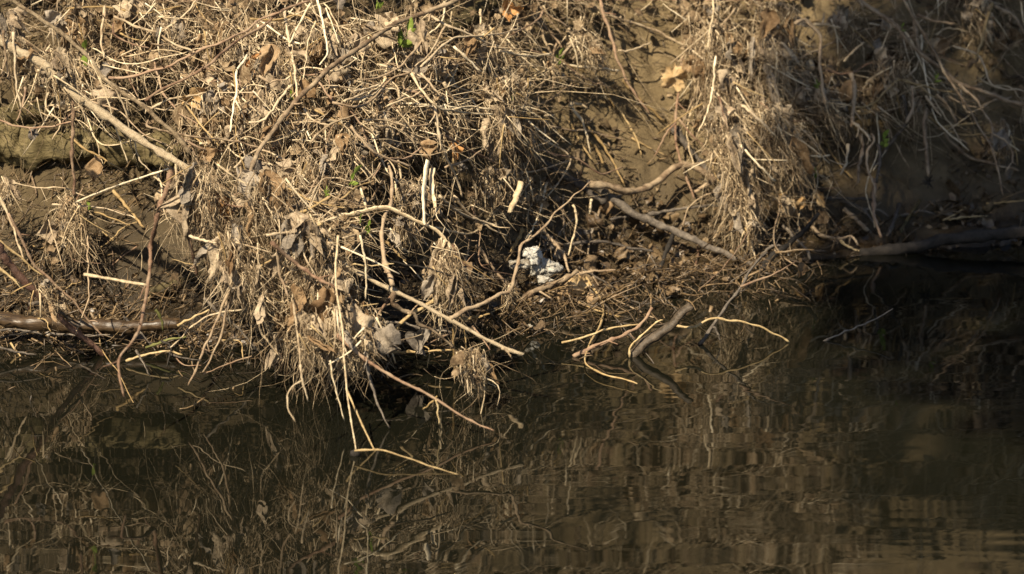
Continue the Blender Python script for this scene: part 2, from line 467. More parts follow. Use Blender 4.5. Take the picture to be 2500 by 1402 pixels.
# --- logs and roots
twig("log", "olive", 52, 40, 1, [(-500, 1000), (0, 1030), (250, 1050), (600, 1030), (900, 1040), (1300, 1110)], "thick olive brown old log lying level on the left of the bank", b_(.05), knots=.09, K=26, wob=2)
twig("log", "olive", 36, 26, 1, [(-120, 960), (60, 860), (300, 750), (520, 620), (720, 460), (960, 280), (1050, 150)], "olive log slanting up to the right behind the tangle, top left", b_(.05), knots=.05, K=26, wob=2)
twig("log", "olive", 22, 16, 2, [(1330, 210), (1480, 150), (1620, 60), (1760, -60)], "short olive log high on the bank left of the bare mud", b_(.06), knots=.05, K=14, wob=2)
twig("log", "wetlog", 17, 15, 5, [(-200, 900), (0, 930), (300, 965), (700, 990), (950, 985), (1280, 960)], "shiny wet brown log lying level at the water edge, lower left", w_(842), w_(838), knots=.05, K=14)
twig("log", "olive", 15, 12, 5, [(1040, 760), (1150, 720), (1280, 675), (1500, 595)], "dark olive stick half sunk in mud behind the hanging stem", b_(.015), knots=.06, K=12)
twig("log", "dark", 13, 20, 8, [(690, 466), (1000, 432), (1300, 375), (1600, 340), (1900, 305), (2400, 270)], "dark waterlogged log floating at the right edge", w_(622), w_(606), knots=.05, K=14)
twig("root", "brown", 10, 13, 3, [(590, 1310), (720, 1330), (850, 1365), (960, 1350), (1080, 1280), (1200, 1190), (1290, 1180), (1380, 1220), (1490, 1285)], "smooth bent brown root arching over bare mud, right of centre", b_(.1), knots=.07, K=12)
twig("root", "brown", 8, 6, 3, [(1480, 1285), (1420, 1315), (1330, 1375)], "short root stub ending beside the bent root", b_(.07), b_(.03), knots=.1, K=10)
twig("branch", "grey", 10, 12, 3, [(-20, 1050), (200, 1130), (420, 1260), (540, 1340), (700, 1450)], "upper half of the grey branch running down through mud, centre right", b_(.05), b_(.05), K=10)
twig("branch", "grey", 13, 11, 7, [(560, -40), (650, 5), (750, 80), (900, 180), (1050, 250), (1200, 310), (1400, 400), (1580, 480), (1750, 552)], "thick grey branch sloping down right until it dips into the water", b_(.05), w_(647), knots=.08, K=12, shoots=2)

# --- the main branch of the tangle and its shoots
main = twig("branch", "bark", 13, 6, 0, [(-120, 50), (0, 100), (60, 135), (115, 165), (165, 215), (240, 270), (300, 312), (345, 342), (395, 375), (442, 402), (560, 480), (700, 570), (790, 622), (856, 655), (915, 689), (962, 710), (1027, 741), (1096, 778), (1160, 813), (1225, 848), (1278, 868)],
    "longest pale knobbly branch crossing the tangle from top left to the water", w_(905), w_(1000), knots=.1, K=12, shoots=9)
twig("side_shoot", "tan", 4, 2.5, 0, [(1225, 848), (1240, 860), (1249, 876)], "short forked tip", w_(1000), parent=main)
twig("side_shoot", "brown", 6.5, 5, 6, [(992, 690), (940, 560), (915, 400), (922, 230), (972, 120), (985, -30), (960, -180)], "upright knobbly shoot", w_(985), t_(.03), parent=main, shoots=5)
twig("side_shoot", "brown", 7, 4, 6, [(1000, 735), (990, 815), (1040, 862), (1140, 900), (1190, 970), (1300, 1030), (1430, 1135)], "curved shoot dipping below the branch", w_(985), w_(960), parent=main, wob=1.5, shoots=4)
twig("side_shoot", "brown", 6.5, 2.4, 0, [(1100, 778), (1127, 761), (1175, 744), (1220, 720), (1250, 700), (1262, 640), (1275, 603), (1325, 556), (1355, 520), (1420, 462), (1438, 445)], "long shoot rising to the right", w_(990), w_(900), parent=main, wob=1.5, shoots=5)
twig("branch", "bark", 5, 8, 1, [(60, -20), (200, 80), (330, 160), (480, 270), (640, 420), (720, 540), (850, 640), (1000, 740), (1100, 830), (1230, 940), (1360, 1090)], "second pale branch running just above the main branch, top left", w_(860), w_(915), K=9, shoots=4)
twig("vine", "brown", 6, 8, 2, [(1470, -30), (1400, 20), (1200, 100), (1020, 170), (900, 240), (750, 340), (560, 470), (430, 590), (350, 660), (300, 720), (150, 920), (60, 1030), (0, 1160), (-40, 1300)], "long straight brown stem slanting from top centre down to the left", t_(.15), t_(.12), shoots=5, K=9)
twig("vine", "red", 4, 4.5, 1, [(1030, 720), (1160, 630), (1330, 560), (1480, 470), (1560, 400), (1690, 290), (1869, 190), (2010, 80), (2200, 0)], "brown stem rising from the knot of the second branch to the top", t_(.12), shoots=4)
twig("vine", "red", 4, 4, 1, [(770, 555), (900, 555), (1060, 515), (1200, 470), (1290, 430), (1400, 370), (1600, 290), (1750, 220), (1869, 130), (2000, 90)], "reddish stem with small buds curving up over the top left tangle", t_(.13), shoots=5)
twig("branch", "wetred", 13, 10, 5, [(-120, 270), (0, 440), (60, 530), (150, 640), (250, 740), (370, 870), (500, 990), (620, 1090), (745, 1195)], "thick wet reddish branch entering the water at lower left", w_(930), w_(868), knots=.07, K=12, shoots=2)

# --- top left twigs
twig("twig", "tan", 3.5, 4, 1, [(820, 120), (900, 155), (1000, 200), (1130, 235), (1200, 290), (1300, 340), (1390, 370)], "pale zigzag twig above the reddish stem, top left", t_(.06), shoots=2)
twig("twig", "tan", 3, 3, 1, [(1130, 235), (1200, 200), (1330, 90), (1400, 0)], "pale twig forking up from the zigzag twig to the top edge", t_(.06))
twig("twig", "tan", 4, 3.5, 1, [(750, 40), (735, 160), (720, 280), (740, 415)], "upright pale twig in front of the slanting olive log", t_(.06), shoots=1)
twig("twig", "red", 3, 2.5, 1, [(805, 165), (815, 250), (900, 300), (985, 325), (1065, 340)], "hooked reddish twig beside the upright pale twig", t_(.05), shoots=2)
twig("straw", "straw", 2, 2, 1, [(725, 463), (870, 495), (1025, 527)], "thin cream straw lying level over the reddish stem's left end", t_(.1))
twig("straw", "straw", 2, 2, 1, [(640, 430), (700, 540), (760, 700), (810, 870), (850, 990), (912, 1162)], "long cream straw drooping across the main branch", w_(918))
twig("straw", "straw", 2.4, 2, 1, [(580, 430), (690, 510), (740, 610), (795, 715)], "short cream straw drooping beside the long one", w_(918))
twig("twig", "tan", 2.5, 2.5, 1, [(750, 560), (830, 660), (880, 750), (910, 850), (925, 960), (945, 1075)], "thin pale twig hanging over the middle of the main branch", w_(918))
twig("twig", "brown", 4, 3, 1, [(25, 220), (30, 330), (45, 440), (72, 568)], "brown twig hanging at the far left edge, upper one", w_(918))
twig("twig", "tan", 4, 3, 1, [(90, 230), (105, 400), (115, 600), (130, 690), (150, 775)], "pale twig hanging down across the main branch near the left edge", w_(918))
twig("twig", "red", 3.5, 2.5, 1, [(180, 620), (165, 740), (120, 868)], "short reddish twig hanging in front of the olive logs", t_(.08))
twig("twig", "red", 3, 3, 1, [(-40, 840), (80, 890), (200, 910), (340, 905), (460, 880), (530, 860)], "drooping reddish twig with a grey leaf, in front of level log", t_(.1))
twig("stem", "red", 5, 4.5, 1, [(520, 720), (520, 900), (512, 1100), (525, 1250), (530, 1400)], "upright reddish stem hanging from the main branch at the left", w_(918), shoots=3)
twig("straw", "straw", 3, 3.2, 1, [(545, 1445), (640, 1400), (850, 1320), (1090, 1240), (1225, 1198)], "bright straight cream straw below the main branch, left", t_(.02), wob=.2)
twig("straw", "straw", 2, 2, 1, [(1100, 1258), (1185, 1332)], "tiny cream straw crossing under the bright straight straw", t_(.02))
twig("twig", "dull", 3, 2.5, 1, [(500, 980), (600, 1060), (700, 1110), (880, 1220)], "dull thin twig in front of the level olive log", t_(.03))
twig("twig", "tan", 2.5, 2, 1, [(90, 1308), (300, 1340), (460, 1340), (600, 1402)], "pale frayed twig under the level olive log", t_(.03))
twig("twig", "tan", 2.4, 2, 1, [(960, 1010), (980, 1100), (1010, 1160), (1075, 1222)], "thin twig dangling below the main branch", w_(918))
twig("twig", "dull", 3, 3, 1, [(1330, 755), (1440, 900), (1560, 1035)], "dull straight twig right of the second branch", t_(.08))
twig("twig", "tan", 3.5, 3, 1, [(1070, 780), (1200, 710), (1330, 690), (1520, 650)], "pale twig running right from the second branch", t_(.05), shoots=1)
twig("twig", "straw", 3.5, 3, 1, [(1760, 395), (1680, 530), (1690, 620), (1660, 800), (1640, 945)], "upright cream stalk left of the long straight brown stem", t_(.1))
twig("twig", "brown", 3, 3, 1, [(1250, 950), (1400, 980), (1640, 1000), (1845, 1050)], "brown twig running level right of the main branch's first half", t_(.1), shoots=2)
twig("twig", "brown", 3.5, 3, 1, [(1060, 860), (1048, 900), (1160, 930), (1245, 952)], "short bent brown twig between the two pale branches", t_(.08))

# --- top centre
twig("straw", "straw", 3.4, 2.5, 2, [(400, 25), (330, 160), (250, 312)], "broad cream straw leaning left at the top, left of the vine", t_(.12))
twig("straw", "straw", 4, 3, 2, [(455, 0), (500, 200), (522, 380), (468, 462)], "long bent cream reed hanging at top centre", t_(.13))
twig("straw", "straw", 2.2, 2, 2, [(440, 150), (385, 300), (370, 430), (350, 565)], "thin cream straw hanging left of the bent reed", t_(.12))
twig("straw", "straw", 2.2, 2, 2, [(500, 20), (570, 130), (640, 268)], "thin cream straw leaning right at top centre", t_(.12))
twig("straw", "straw", 2.2, 2, 2, [(515, 60), (560, 180), (605, 305)], "short cream straw right beside the bent reed", t_(.13))
twig("twig", "tan", 4, 4, 2, [(215, 60), (240, 250), (280, 440), (300, 600), (312, 705)], "upright pale twig meeting the long brown stem, top", t_(.08), shoots=3)
twig("twig", "brown", 4, 3, 2, [(40, 540), (110, 590), (160, 575), (235, 572)], "short crooked brown twig left of the long brown stem", t_(.07))
twig("twig", "tan", 4, 3.5, 2, [(270, 600), (190, 700), (120, 800), (60, 860), (-30, 872)], "curved pale twig sweeping down left from the brown stem", t_(.09))
twig("twig", "tan", 3.5, 3, 2, [(355, 780), (420, 860), (525, 892)], "short curved twig right under the brown stem", t_(.08))
twig("twig", "tan", 3, 3, 2, [(400, 1020), (470, 940), (560, 880), (700, 830), (765, 800)], "pale twig arching right, centre of the tangle", t_(.1), shoots=2)
twig("twig", "tan", 3, 3, 2, [(1362, 190), (1290, 320), (1230, 410), (1150, 470)], "thin pale twig leaning right above the white leaf", t_(.1))
twig("twig", "brown", 3, 3.5, 2, [(1235, 215), (1180, 320), (1070, 440), (1000, 500), (870, 560), (735, 570)], "brown twig curving down left to a stack of stubs", t_(.08), shoots=2)
twig("twig", "brown", 3.5, 3.5, 2, [(560, 735), (660, 752), (770, 755), (860, 690), (930, 610), (1000, 550), (1120, 520)], "smooth brown twig bending up right, upper centre", t_(.09))
twig("twig", "tan", 3, 2.5, 2, [(940, 760), (1060, 710), (1150, 680), (1250, 590)], "pale twig rising right beside a black gap", t_(.07), shoots=1)
twig("twig", "brown", 4, 4, 2, [(690, 900), (760, 990), (850, 1080), (980, 1140), (1115, 1192)], "brown twig curving down right, middle of the tangle", t_(.08), shoots=2)
twig("branch", "red", 7, 6, 2, [(1000, 700), (960, 780), (900, 900), (850, 1020), (800, 1100), (730, 1215)], "dark reddish branch seen in shade behind the centre tangle", t_(-.06), shoots=1)
twig("twig", "tan", 2.6, 2.6, 2, [(780, 855), (950, 860), (1085, 902)], "level thin twig over the dark reddish branch", t_(.06))
twig("twig", "straw", 3.5, 3, 2, [(1125, 525), (1190, 640), (1300, 760), (1420, 790), (1560, 810), (1702, 815)], "bright smooth stem curving out to the right, upper centre", t_(.12))
twig("twig", "straw", 3.5, 2.5, 2, [(1420, 785), (1530, 760), (1692, 782)], "short bright stem lying over the bright curved one", t_(.13))
twig("twig", "tan", 3, 3, 2, [(1190, 525), (1250, 590), (1335, 690)], "short pale twig crossing above the bright curved stem", t_(.1))
twig("twig", "tan", 4.5, 4, 2, [(1290, 750), (1310, 900), (1335, 1040), (1400, 1180), (1450, 1290), (1485, 1402)], "long pale twig running down from the bright stem towards the twin reeds", t_(.08), shoots=3)
twig("twig", "tan", 4, 4, 2, [(1350, 580), (1420, 720), (1500, 840), (1570, 900)], "pale twig sloping right past the bright stem's end", t_(.08))
twig("twig", "red", 3.5, 3, 2, [(1365, 965), (1480, 1040), (1600, 1100), (1720, 1165)], "reddish twig sloping right with a brown leaf on it", t_(.07), shoots=2)
twig("twig", "brown", 3, 2.5, 2, [(1358, 1197), (1500, 1150), (1600, 1090), (1682, 1043)], "thin brown twig rising right under the reddish one", t_(.08))
twig("twig", "tan", 4, 3.5, 2, [(1250, 110), (1400, 190), (1550, 250), (1700, 320), (1880, 392)], "pale twig sloping right at the top, left of bare mud", t_(.09), shoots=2)
twig("twig", "tan", 3.5, 3, 2, [(1190, 480), (1350, 320), (1460, 265), (1600, 260), (1760, 240), (1900, 205)], "long pale twig arching over at upper centre right", t_(.1), shoots=2)
twig("straw", "straw", 3.6, 3.2, 2, [(1425, 335), (1510, 410), (1615, 515)], "stout pale straw sloping right at upper centre", t_(.11))
twig("twig", "tan", 3.5, 3.2, 2, [(640, 725), (740, 685), (825, 648)], "pale broken stub, top one of a stack of three", t_(.13))
twig("twig", "tan", 3.5, 3.2, 2, [(690, 722), (780, 695), (862, 668)], "pale broken stub, lowest one of a stack of three", t_(.12))
twig("twig", "tan", 3.2, 3, 2, [(720, 650), (800, 635), (905, 598)], "pale broken stub pointing right above the stack", t_(.1))
reed = twig("reed", "straw", 11, 10, 0, [(1043, 392), (1038, 430), (1034, 480), (1036, 552)], "broad upright broken cream reed, left of the twin pair", t_(.26), flat=.45, knots=.05)
twig("reed", "straw", 9, 8, 0, [(1055, 413), (1054, 450), (1057, 480), (1063, 508)], "shorter split cream reed, right of the twin pair", t_(.25), flat=.4, knots=.05)

# --- mud face, upper right of centre
twig("twig", "tan", 4.5, 4, 3, [(380, -20), (610, 50), (740, 110), (900, 170), (1050, 215), (1180, 290), (1270, 328)], "pale twig sloping right across the top of the bare mud", b_(.12), b_(.1), shoots=3)
twig("twig", "red", 5, 3, 3, [(645, -40), (690, 120), (740, 280), (780, 420), (850, 580), (900, 660), (960, 750), (1012, 812)], "long pinkish twig hanging down over the bare mud", b_(.16), b_(.08), shoots=2)
twig("straw", "dull", 4, 4, 3, [(815, 565), (870, 640), (980, 740), (1115, 866)], "yellowish straw lying along the pinkish twig's lower end", b_(.07), b_(.03))
twig("twig", "tan", 3, 3, 3, [(785, 358), (850, 366), (930, 340), (1018, 305)], "short twig branching right from the pinkish twig", b_(.13))
twig("twig", "straw", 4, 4, 3, [(-60, 365), (100, 395), (200, 397), (310, 388)], "smooth pale stem left of the small green shoot on the mud edge", t_(.08))
twig("twig", "straw", 4, 3.5, 3, [(375, 452), (500, 475), (640, 485), (785, 502)], "smooth pale stem running right from the green shoot over mud", b_(.13))
twig("twig", "brown", 3, 3, 3, [(180, -20), (260, 80), (350, 140), (435, 192)], "brown twig at the top left corner of the bare mud", b_(.14))
twig("twig", "brown", 3, 2.6, 3, [(248, 65), (310, 160), (385, 252)], "thin brown twig dropping beside the top left mud corner", b_(.13))
twig("twig", "tan", 4, 3.5, 3, [(110, 70), (220, 170), (260, 280), (320, 400), (430, 500), (548, 592)], "pale twig passing down behind the green shoot to its right", b_(.13), b_(.09), shoots=2)
twig("twig", "red", 3, 2.6, 3, [(252, 70), (220, 140), (100, 210), (-20, 275)], "reddish twig running down left near the mud corner", t_(.06))
twig("twig", "brown", 3, 2.6, 3, [(95, 812), (240, 740), (330, 690), (430, 610), (492, 556)], "thin brown twig rising right towards the bare mud", b_(.12), b_(.08), shoots=2)
twig("twig", "tan", 3, 2.6, 3, [(115, 852), (220, 832), (335, 820)], "short level pale twig at the left of the mud", b_(.12))
twig("twig", "brown", 3, 3, 3, [(155, 868), (300, 900), (430, 925), (580, 935), (700, 970), (845, 1000)], "long level brown twig lying over the mud, centre right", b_(.1), b_(.03), shoots=1)
twig("twig", "red", 4, 2.6, 3, [(30, 1025), (180, 1060), (300, 1095), (480, 1130), (560, 1180), (660, 1240), (740, 1222), (818, 1187)], "reddish twig dipping and curving up at its end over mud", b_(.16), b_(.12), shoots=3)
twig("twig", "brown", 3, 2.6, 3, [(60, 1242), (200, 1222), (300, 1190), (445, 1148)], "short brown twig rising right below the dipping reddish twig", b_(.14))
rd = twig("reed", "straw", 7, 3.5, 3, [(455, 770), (520, 850), (560, 960), (585, 1090)], "bent pale reed with a folded white top on the mud", b_(.08), b_(.05), flat=.6)
twig("folded_top", "straw", 7, 5, 3, [(448, 772), (455, 740), (500, 738), (565, 768)], None, b_(.09), parent=rd, flat=.6)
twig("straw", "dull", 4, 3.5, 3, [(490, 830), (650, 1000), (740, 1140), (830, 1320)], "long dull straw leaning down the mud beside the bent reed", b_(.04), b_(.06))
twig("straw", "dull", 3.4, 3, 3, [(435, 860), (520, 1020), (605, 1145)], "dull straw left of the bent reed", b_(.03))
twig("straw", "dull", 5, 4.5, 3, [(590, 1000), (650, 1100), (685, 1175)], "short stout brown straw stuck in mud below the bent reed", b_(.02))
twig("straw", "dull", 3.2, 2.4, 3, [(680, 688), (760, 740), (840, 850), (900, 960), (955, 1105)], "curved thin brown straw in the middle of the bare mud", b_(.02))
twig("straw", "dull", 3, 2.4, 3, [(885, 988), (1000, 1050), (1125, 1112)], "thin brown straw crossing the curved one's lower end", b_(.015))
twig("straw", "dull", 2.4, 2.2, 3, [(905, 560), (975, 640)], "tiny yellowish straw lying on bare mud right of pinkish twig", b_(.01))
tw = twig("twig", "red", 4, 3.6, 3, [(1245, 400), (1222, 580), (1200, 800), (1195, 1000), (1232, 1140), (1280, 1290), (1330, 1420)], "upright reddish twig running behind the orange lobed leaf", b_(.09), b_(.06), shoots=1)
twig("side_shoot", "red", 3.4, 2.6, 3, [(1200, 870), (1120, 970), (1045, 1115)], None, b_(.08), b_(.04), parent=tw)
twig("twig", "red", 3.4, 3, 3, [(1215, 840), (1300, 950), (1400, 1042)], "reddish twig branching right below the orange leaf, lower one", b_(.08))
twig("twig", "brown", 3, 2.8, 3, [(1245, 838), (1340, 895), (1440, 972)], "brown twig branching right below the orange leaf, upper one", b_(.09))
twig("branch", "grey", 12, 10, 3, [(1160, 880), (1280, 1040), (1400, 1190), (1470, 1290)], "thick dark grey branch in shade above the bent root", b_(.04), K=10)
twig("straw", "straw", 2.6, 2.2, 3, [(1458, -20), (1462, 100), (1440, 200), (1425, 355)], "thin cream straw hanging from the top edge over the right clump", t_(.1))
twig("straw", "straw", 2.6, 2.2, 3, [(1482, 400), (1462, 620), (1420, 800), (1360, 942)], "thin cream straw curving down left of the right clump", t_(.1))
twig("twig", "red", 3.5, 3, 3, [(1505, 690), (1540, 820), (1572, 925)], "short reddish twig on the right clump's left side", t_(.1))
twig("straw", "straw", 3.5, 3, 3, [(1655, 1035), (1780, 1170), (1900, 1290)], "cream straw sloping right low on the right clump", t_(.1))
twig("twig", "tan", 5, 4, 3, [(1670, 750), (1780, 840), (1900, 965)], "pale stout twig sloping right on the right clump", t_(.08), shoots=1)

# --- upper right, half shaded
twig("twig", "brown", 5, 3.6, 4, [(1000, -30), (1080, 120), (1160, 250), (1240, 400), (1290, 500), (1360, 600), (1450, 740), (1550, 900), (1640, 1070), (1690, 1230), (1722, 1390)], "longest brown twig hanging diagonally at the right, ending above water", t_(.12), t_(.1), shoots=5)
twig("branch", "brown", 6, 7, 4, [(660, -20), (800, 80), (950, 180), (1050, 310), (1150, 390), (1280, 490), (1400, 590), (1600, 660), (1750, 720), (1960, 760)], "brown branch sloping down right to the right edge", t_(.06), shoots=4, K=9)
twig("stem", "dull", 5, 4.5, 4, [(1645, 20), (1600, 170), (1560, 320), (1518, 424)], "orange brown stem leaning left near the top right corner", t_(.05))
twig("twig", "brown", 6, 6, 4, [(1590, -20), (1720, 80), (1800, 120), (1880, 250)], "stout brown twig in the top right corner", t_(.05), shoots=2)
twig("twig", "brown", 6, 5, 4, [(230, 172), (310, 140), (360, 190), (420, 270), (410, 400), (425, 560), (452, 742)], "bent brown twig turning straight down right of the right clump", t_(.1), shoots=1)
twig("twig", "tan", 5, 4.5, 4, [(365, 182), (450, 175), (560, 205)], "short level twig leaving the bent brown twig to the right", t_(.1))
twig("twig", "brown", 5, 5, 4, [(1120, 108), (1220, 150), (1375, 172)], "level brown twig in the shade near the top right", t_(.02))
twig("twig", "brown", 6, 6, 4, [(1085, 140), (1110, 300), (1135, 375)], "short upright brown twig behind the long hanging one", t_(.0))
twig("twig", "tan", 4, 3.5, 4, [(585, 438), (640, 380), (725, 305)], "short pale twig rising right between two shaded twigs", t_(.08))
twig("branch", "grey", 5, 7, 4, [(1005, 680), (1030, 790), (1028, 885), (960, 965), (850, 1115), (810, 1180)], "grey branch bent like an elbow over the shaded mud", t_(.08), b_(.03), shoots=1)
twig("twig", "brown", 5, 5, 4, [(1032, 880), (1080, 760), (1068, 615)], "brown twig joining the elbow of the grey branch", t_(.07))
twig("twig", "brown", 6, 5.5, 4, [(1172, 785), (1160, 900), (1175, 1100), (1187, 1255)], "straight upright brown twig over the shaded mud", t_(.06))
twig("twig", "brown", 7, 6, 4, [(640, 530), (662, 650), (650, 800), (640, 905)], "thick upright brown twig left of the bright green shoot", t_(.08), shoots=1)
twig("twig", "tan", 4, 3.6, 4, [(648, 875), (740, 950), (775, 1015)], "short crooked pale twig beside the bright green shoot", t_(.09))
twig("twig", "brown", 4, 4, 4, [(780, 955), (797, 1010), (750, 1080), (752, 1200), (800, 1330), (812, 1410)], "wavy brown twig hanging below the bright green shoot", t_(.08))
twig("twig", "grey", 5, 4.5, 4, [(832, 1030), (842, 1140), (820, 1300)], "grey twig hanging right under the bright green shoot", t_(.07))
twig("twig", "brown", 6, 5.5, 4, [(700, 955), (722, 1050), (692, 1180), (688, 1305)], "knobbly brown twig hanging left of the wavy one", t_(.07), shoots=1)
twig("twig", "tan", 5, 4, 4, [(622, 1025), (602, 1160), (562, 1245)], "pale hooked twig tip pointing down left, right side", t_(.08))
twig("straw", "straw", 3.2, 2.8, 4, [(268, 1132), (300, 1110), (400, 1115), (485, 1108)], "small bent cream straw low on the right side", t_(.09))
twig("straw", "dull", 4, 3.5, 4, [(395, 895), (480, 1060), (560, 1180), (645, 1275)], "ochre straw lying down the shaded mud, right", b_(.04))
twig("twig", "tan", 4, 3.5, 4, [(1165, 685), (1230, 770), (1285, 835)], "short pale twig sloping right in the shade", t_(.07))
twig("twig", "brown", 5, 4.5, 4, [(1248, 675), (1330, 770), (1395, 884)], "blunt brown twig sloping right next to the short pale one", t_(.05))
twig("straw", "dull", 3.6, 3.2, 4, [(1275, 912), (1400, 892), (1570, 868)], "level ochre straw on the shaded mud", b_(.03))
twig("branch", "brown", 5, 4.5, 4, [(1285, 925), (1380, 1040), (1500, 1130), (1650, 1170), (1840, 1218)], "dark brown stem sloping to the right edge over mud", b_(.04))
twig("twig", "brown", 4, 3.6, 4, [(1395, 598), (1520, 700), (1580, 800), (1640, 900), (1642, 1005)], "crooked brown twig left of the grey rag, far right", t_(.07), shoots=2)
twig("twig", "brown", 3.6, 3, 4, [(1648, 955), (1750, 1020), (1792, 1130), (1738, 1225)], "hook shaped twig curling round at the far right", t_(.08))

# --- lower left
twig("stem", "red", 7, 3.8, 5, [(1225, -120), (1190, 0), (1140, 130), (1100, 290), (1070, 480), (1060, 650), (1030, 830), (1010, 950), (940, 1100), (850, 1220), (848, 1320), (885, 1490)], "long reddish stem hanging to the water left of the big clump", t_(.05), w_(1111), shoots=5, K=8)
twig("straw", "straw", 4.5, 5.5, 5, [(595, 612), (760, 640), (920, 670), (1045, 688)], "flat cream straw sticking out left from the long hanging stem", w_(1060), w_(1060), flat=.6, wob=.3)
twig("stem", "red", 6, 5.2, 5, [(1290, -60), (1320, 180), (1345, 330), (1380, 500), (1403, 620)], "reddish stem hanging with a pale broken end, left of big clump", t_(.1), shoots=4)
twig("twig", "tan", 4, 4, 5, [(1350, 342), (1430, 365), (1535, 392)], "short twig from the broken stem to the clump on its right", t_(.1))
twig("straw", "dull", 5, 4.5, 5, [(805, 10), (900, 130), (1025, 280)], "stout dull straw slanting over litter, left", b_(.06))
twig("straw", "dull", 2.2, 2, 5, [(675, 168), (800, 215), (930, 262)], "very thin straw over the litter, left", b_(.05))
twig("straw", "yellow", 4, 4, 5, [(-40, 530), (80, 640), (175, 725)], "orange straw lying beside the wet red branch, far left", w_(900))
twig("stem", "red", 4, 3.5, 5, [(60, 180), (170, 400), (250, 550), (330, 630), (500, 780), (620, 930), (745, 1065)], "long thin reddish stem parallel to the wet red branch", w_(880), w_(856), shoots=2)
twig("twig", "dull", 4, 3, 5, [(-40, 350), (130, 480), (310, 632)], "brown twig crossing the long thin reddish stem, far left", w_(890), w_(880))
twig("twig", "grey", 5, 4, 5, [(205, 820), (320, 820), (420, 880), (570, 972)], "curved grey twig over the wet red branch", w_(905), w_(880))
twig("twig", "tan", 4, 3, 5, [(0, 60), (30, 130), (90, 270), (130, 390), (168, 502)], "pale twig hanging at the far left edge, lower one", t_(.1))
twig("mossy_twig", "moss", 4.5, 3.5, 5, [(1105, 868), (1150, 930), (1162, 1010)], "short mossy green twig standing behind the hanging stem", w_(860), cat="twig", knots=.3)
twig("mossy_twig", "moss", 4, 3.5, 5, [(1040, 1138), (1120, 1110), (1200, 1080), (1325, 1058)], "level mossy green twig on the water edge", w_(868), cat="twig", knots=.3)
twig("straw", "yellow", 3.5, 3.5, 5, [(895, 1235), (1050, 1182), (1200, 1160), (1295, 1192)], "arched yellow straw at the water edge, lower left", w_(890))
twig("twig", "grey", 3, 2.6, 5, [(968, 1150), (1020, 1240), (1065, 1335)], "small grey twig poking down into the water, lower left", w_(925))
twig("stem", "brown", 4.2, 3.4, 5, [(1690, 640), (1600, 800), (1540, 960), (1450, 1150), (1400, 1290), (1340, 1400)], "brown stem hanging to the water, left of the two under the clump", w_(985), w_(1010), shoots=3)
twig("stem", "brown", 4.2, 3, 5, [(1610, 480), (1620, 700), (1600, 950), (1550, 1120), (1450, 1315)], "brown stem hanging beside it with a leafy rag, under the clump", w_(975), w_(985), shoots=3)
twig("twig", "grey", 5, 6, 5, [(1700, 660), (1750, 800), (1780, 890), (1808, 970)], "grey hanging twig with a blunt flared end", w_(970))
twig("twig", "grey", 4, 3, 5, [(1450, 785), (1580, 900), (1700, 1000), (1840, 1165)], "grey twig sloping right behind the hanging stems", w_(900))
twig("straw", "yellow", 4, 3.5, 5, [(1270, 975), (1490, 865)], "ochre straw rising right behind the hanging stem", w_(870))
twig("root", "grey", 4, 3, 5, [(-40, 1120), (100, 1160), (260, 1192)], "pale wet root at the lower left edge", w_(880))
twig("root", "grey", 3, 3, 5, [(-40, 1010), (150, 1010), (310, 1042)], "thin wet root just below the shiny log", w_(868))
twig("fibre_strand", "tan", 2, 1.5, 5, [(345, 215), (400, 400), (452, 558)], "single thin strand hanging from the fibrous ball", t_(.08), cat="strand")

# --- lower centre
twig("straw", "straw", 3.2, 2.6, 0, [(826, 575), (819, 660), (825, 735), (836, 800), (840, 870), (846, 950), (858, 1030), (869, 1102)], "long upright cream straw standing from the clump to the water", w_(1030), w_(1102), wob=.4)
twig("straw", "yellow", 2.6, 2.6, 0, [(845, 948), (870, 1005), (895, 1060), (916, 1103)], "cream straw forking right off the long upright one", w_(1060), w_(1103), wob=.3)
twig("straw", "yellow", 2.8, 1.6, 0, [(866, 1101), (900, 1098), (935, 1100), (985, 1115), (1050, 1138), (1130, 1162)], "yellow straw lying bent on the water surface, bottom centre", w_(1118), w_(1160), wob=.4)
twig("straw", "straw", 3, 2.5, 6, [(755, 330), (795, 540), (800, 680), (795, 785)], "cream straw hanging in front of the big clump's right side", w_(1010))
rr = twig("reed", "straw", 9, 7, 6, [(600, 205), (700, 182), (800, 165), (910, 138), (1050, 180), (1190, 250), (1300, 300), (1390, 400), (1438, 515)], "broad flat cream reed arched over the tangle centre, frayed right end", w_(930), w_(930), flat=.35, knots=.06)
for k, pp in enumerate([[(1360, 370), (1350, 450), (1365, 520)], [(1390, 400), (1400, 470), (1415, 520)], [(1340, 350), (1340, 430), (1350, 540)]]):
    twig("frayed_strip", "straw", 4, 2.5, 6, pp, None, w_(932), parent=rr, flat=.3)
twig("straw", "dull", 4.5, 4, 6, [(275, 192), (400, 140), (545, 58)], "dull straw rising right above the big clump", t_(.1))
twig("straw", "tan", 4, 4, 6, [(90, 332), (220, 320), (330, 290), (600, 205)], "long level straw left of the arched reed", t_(.12))
twig("straw", "dull", 5, 4.5, 6, [(285, 322), (380, 285), (490, 252)], "stout short straw above the big clump's stub", t_(.12))
twig("stub", "grey", 7, 7.5, 6, [(412, 345), (415, 420), (422, 505)], "short grey upright wood stub in the big clump", t_(.12), knots=.04, cat="wood stub")
twig("straw", "dull", 4, 3.6, 6, [(935, 378), (1000, 440), (1085, 525)], "olive straw sloping right behind the upright shoot", t_(-.05))
twig("twig", "dark", 3, 2.6, 6, [(860, 478), (1050, 540), (1200, 560), (1410, 622)], "thin dark twig stretched level above the main branch", w_(960), w_(960))
twig("straw", "yellow", 2.2, 2, 6, [(690, 540), (800, 550), (1000, 538)], "very thin level straw just above the main branch", w_(985))
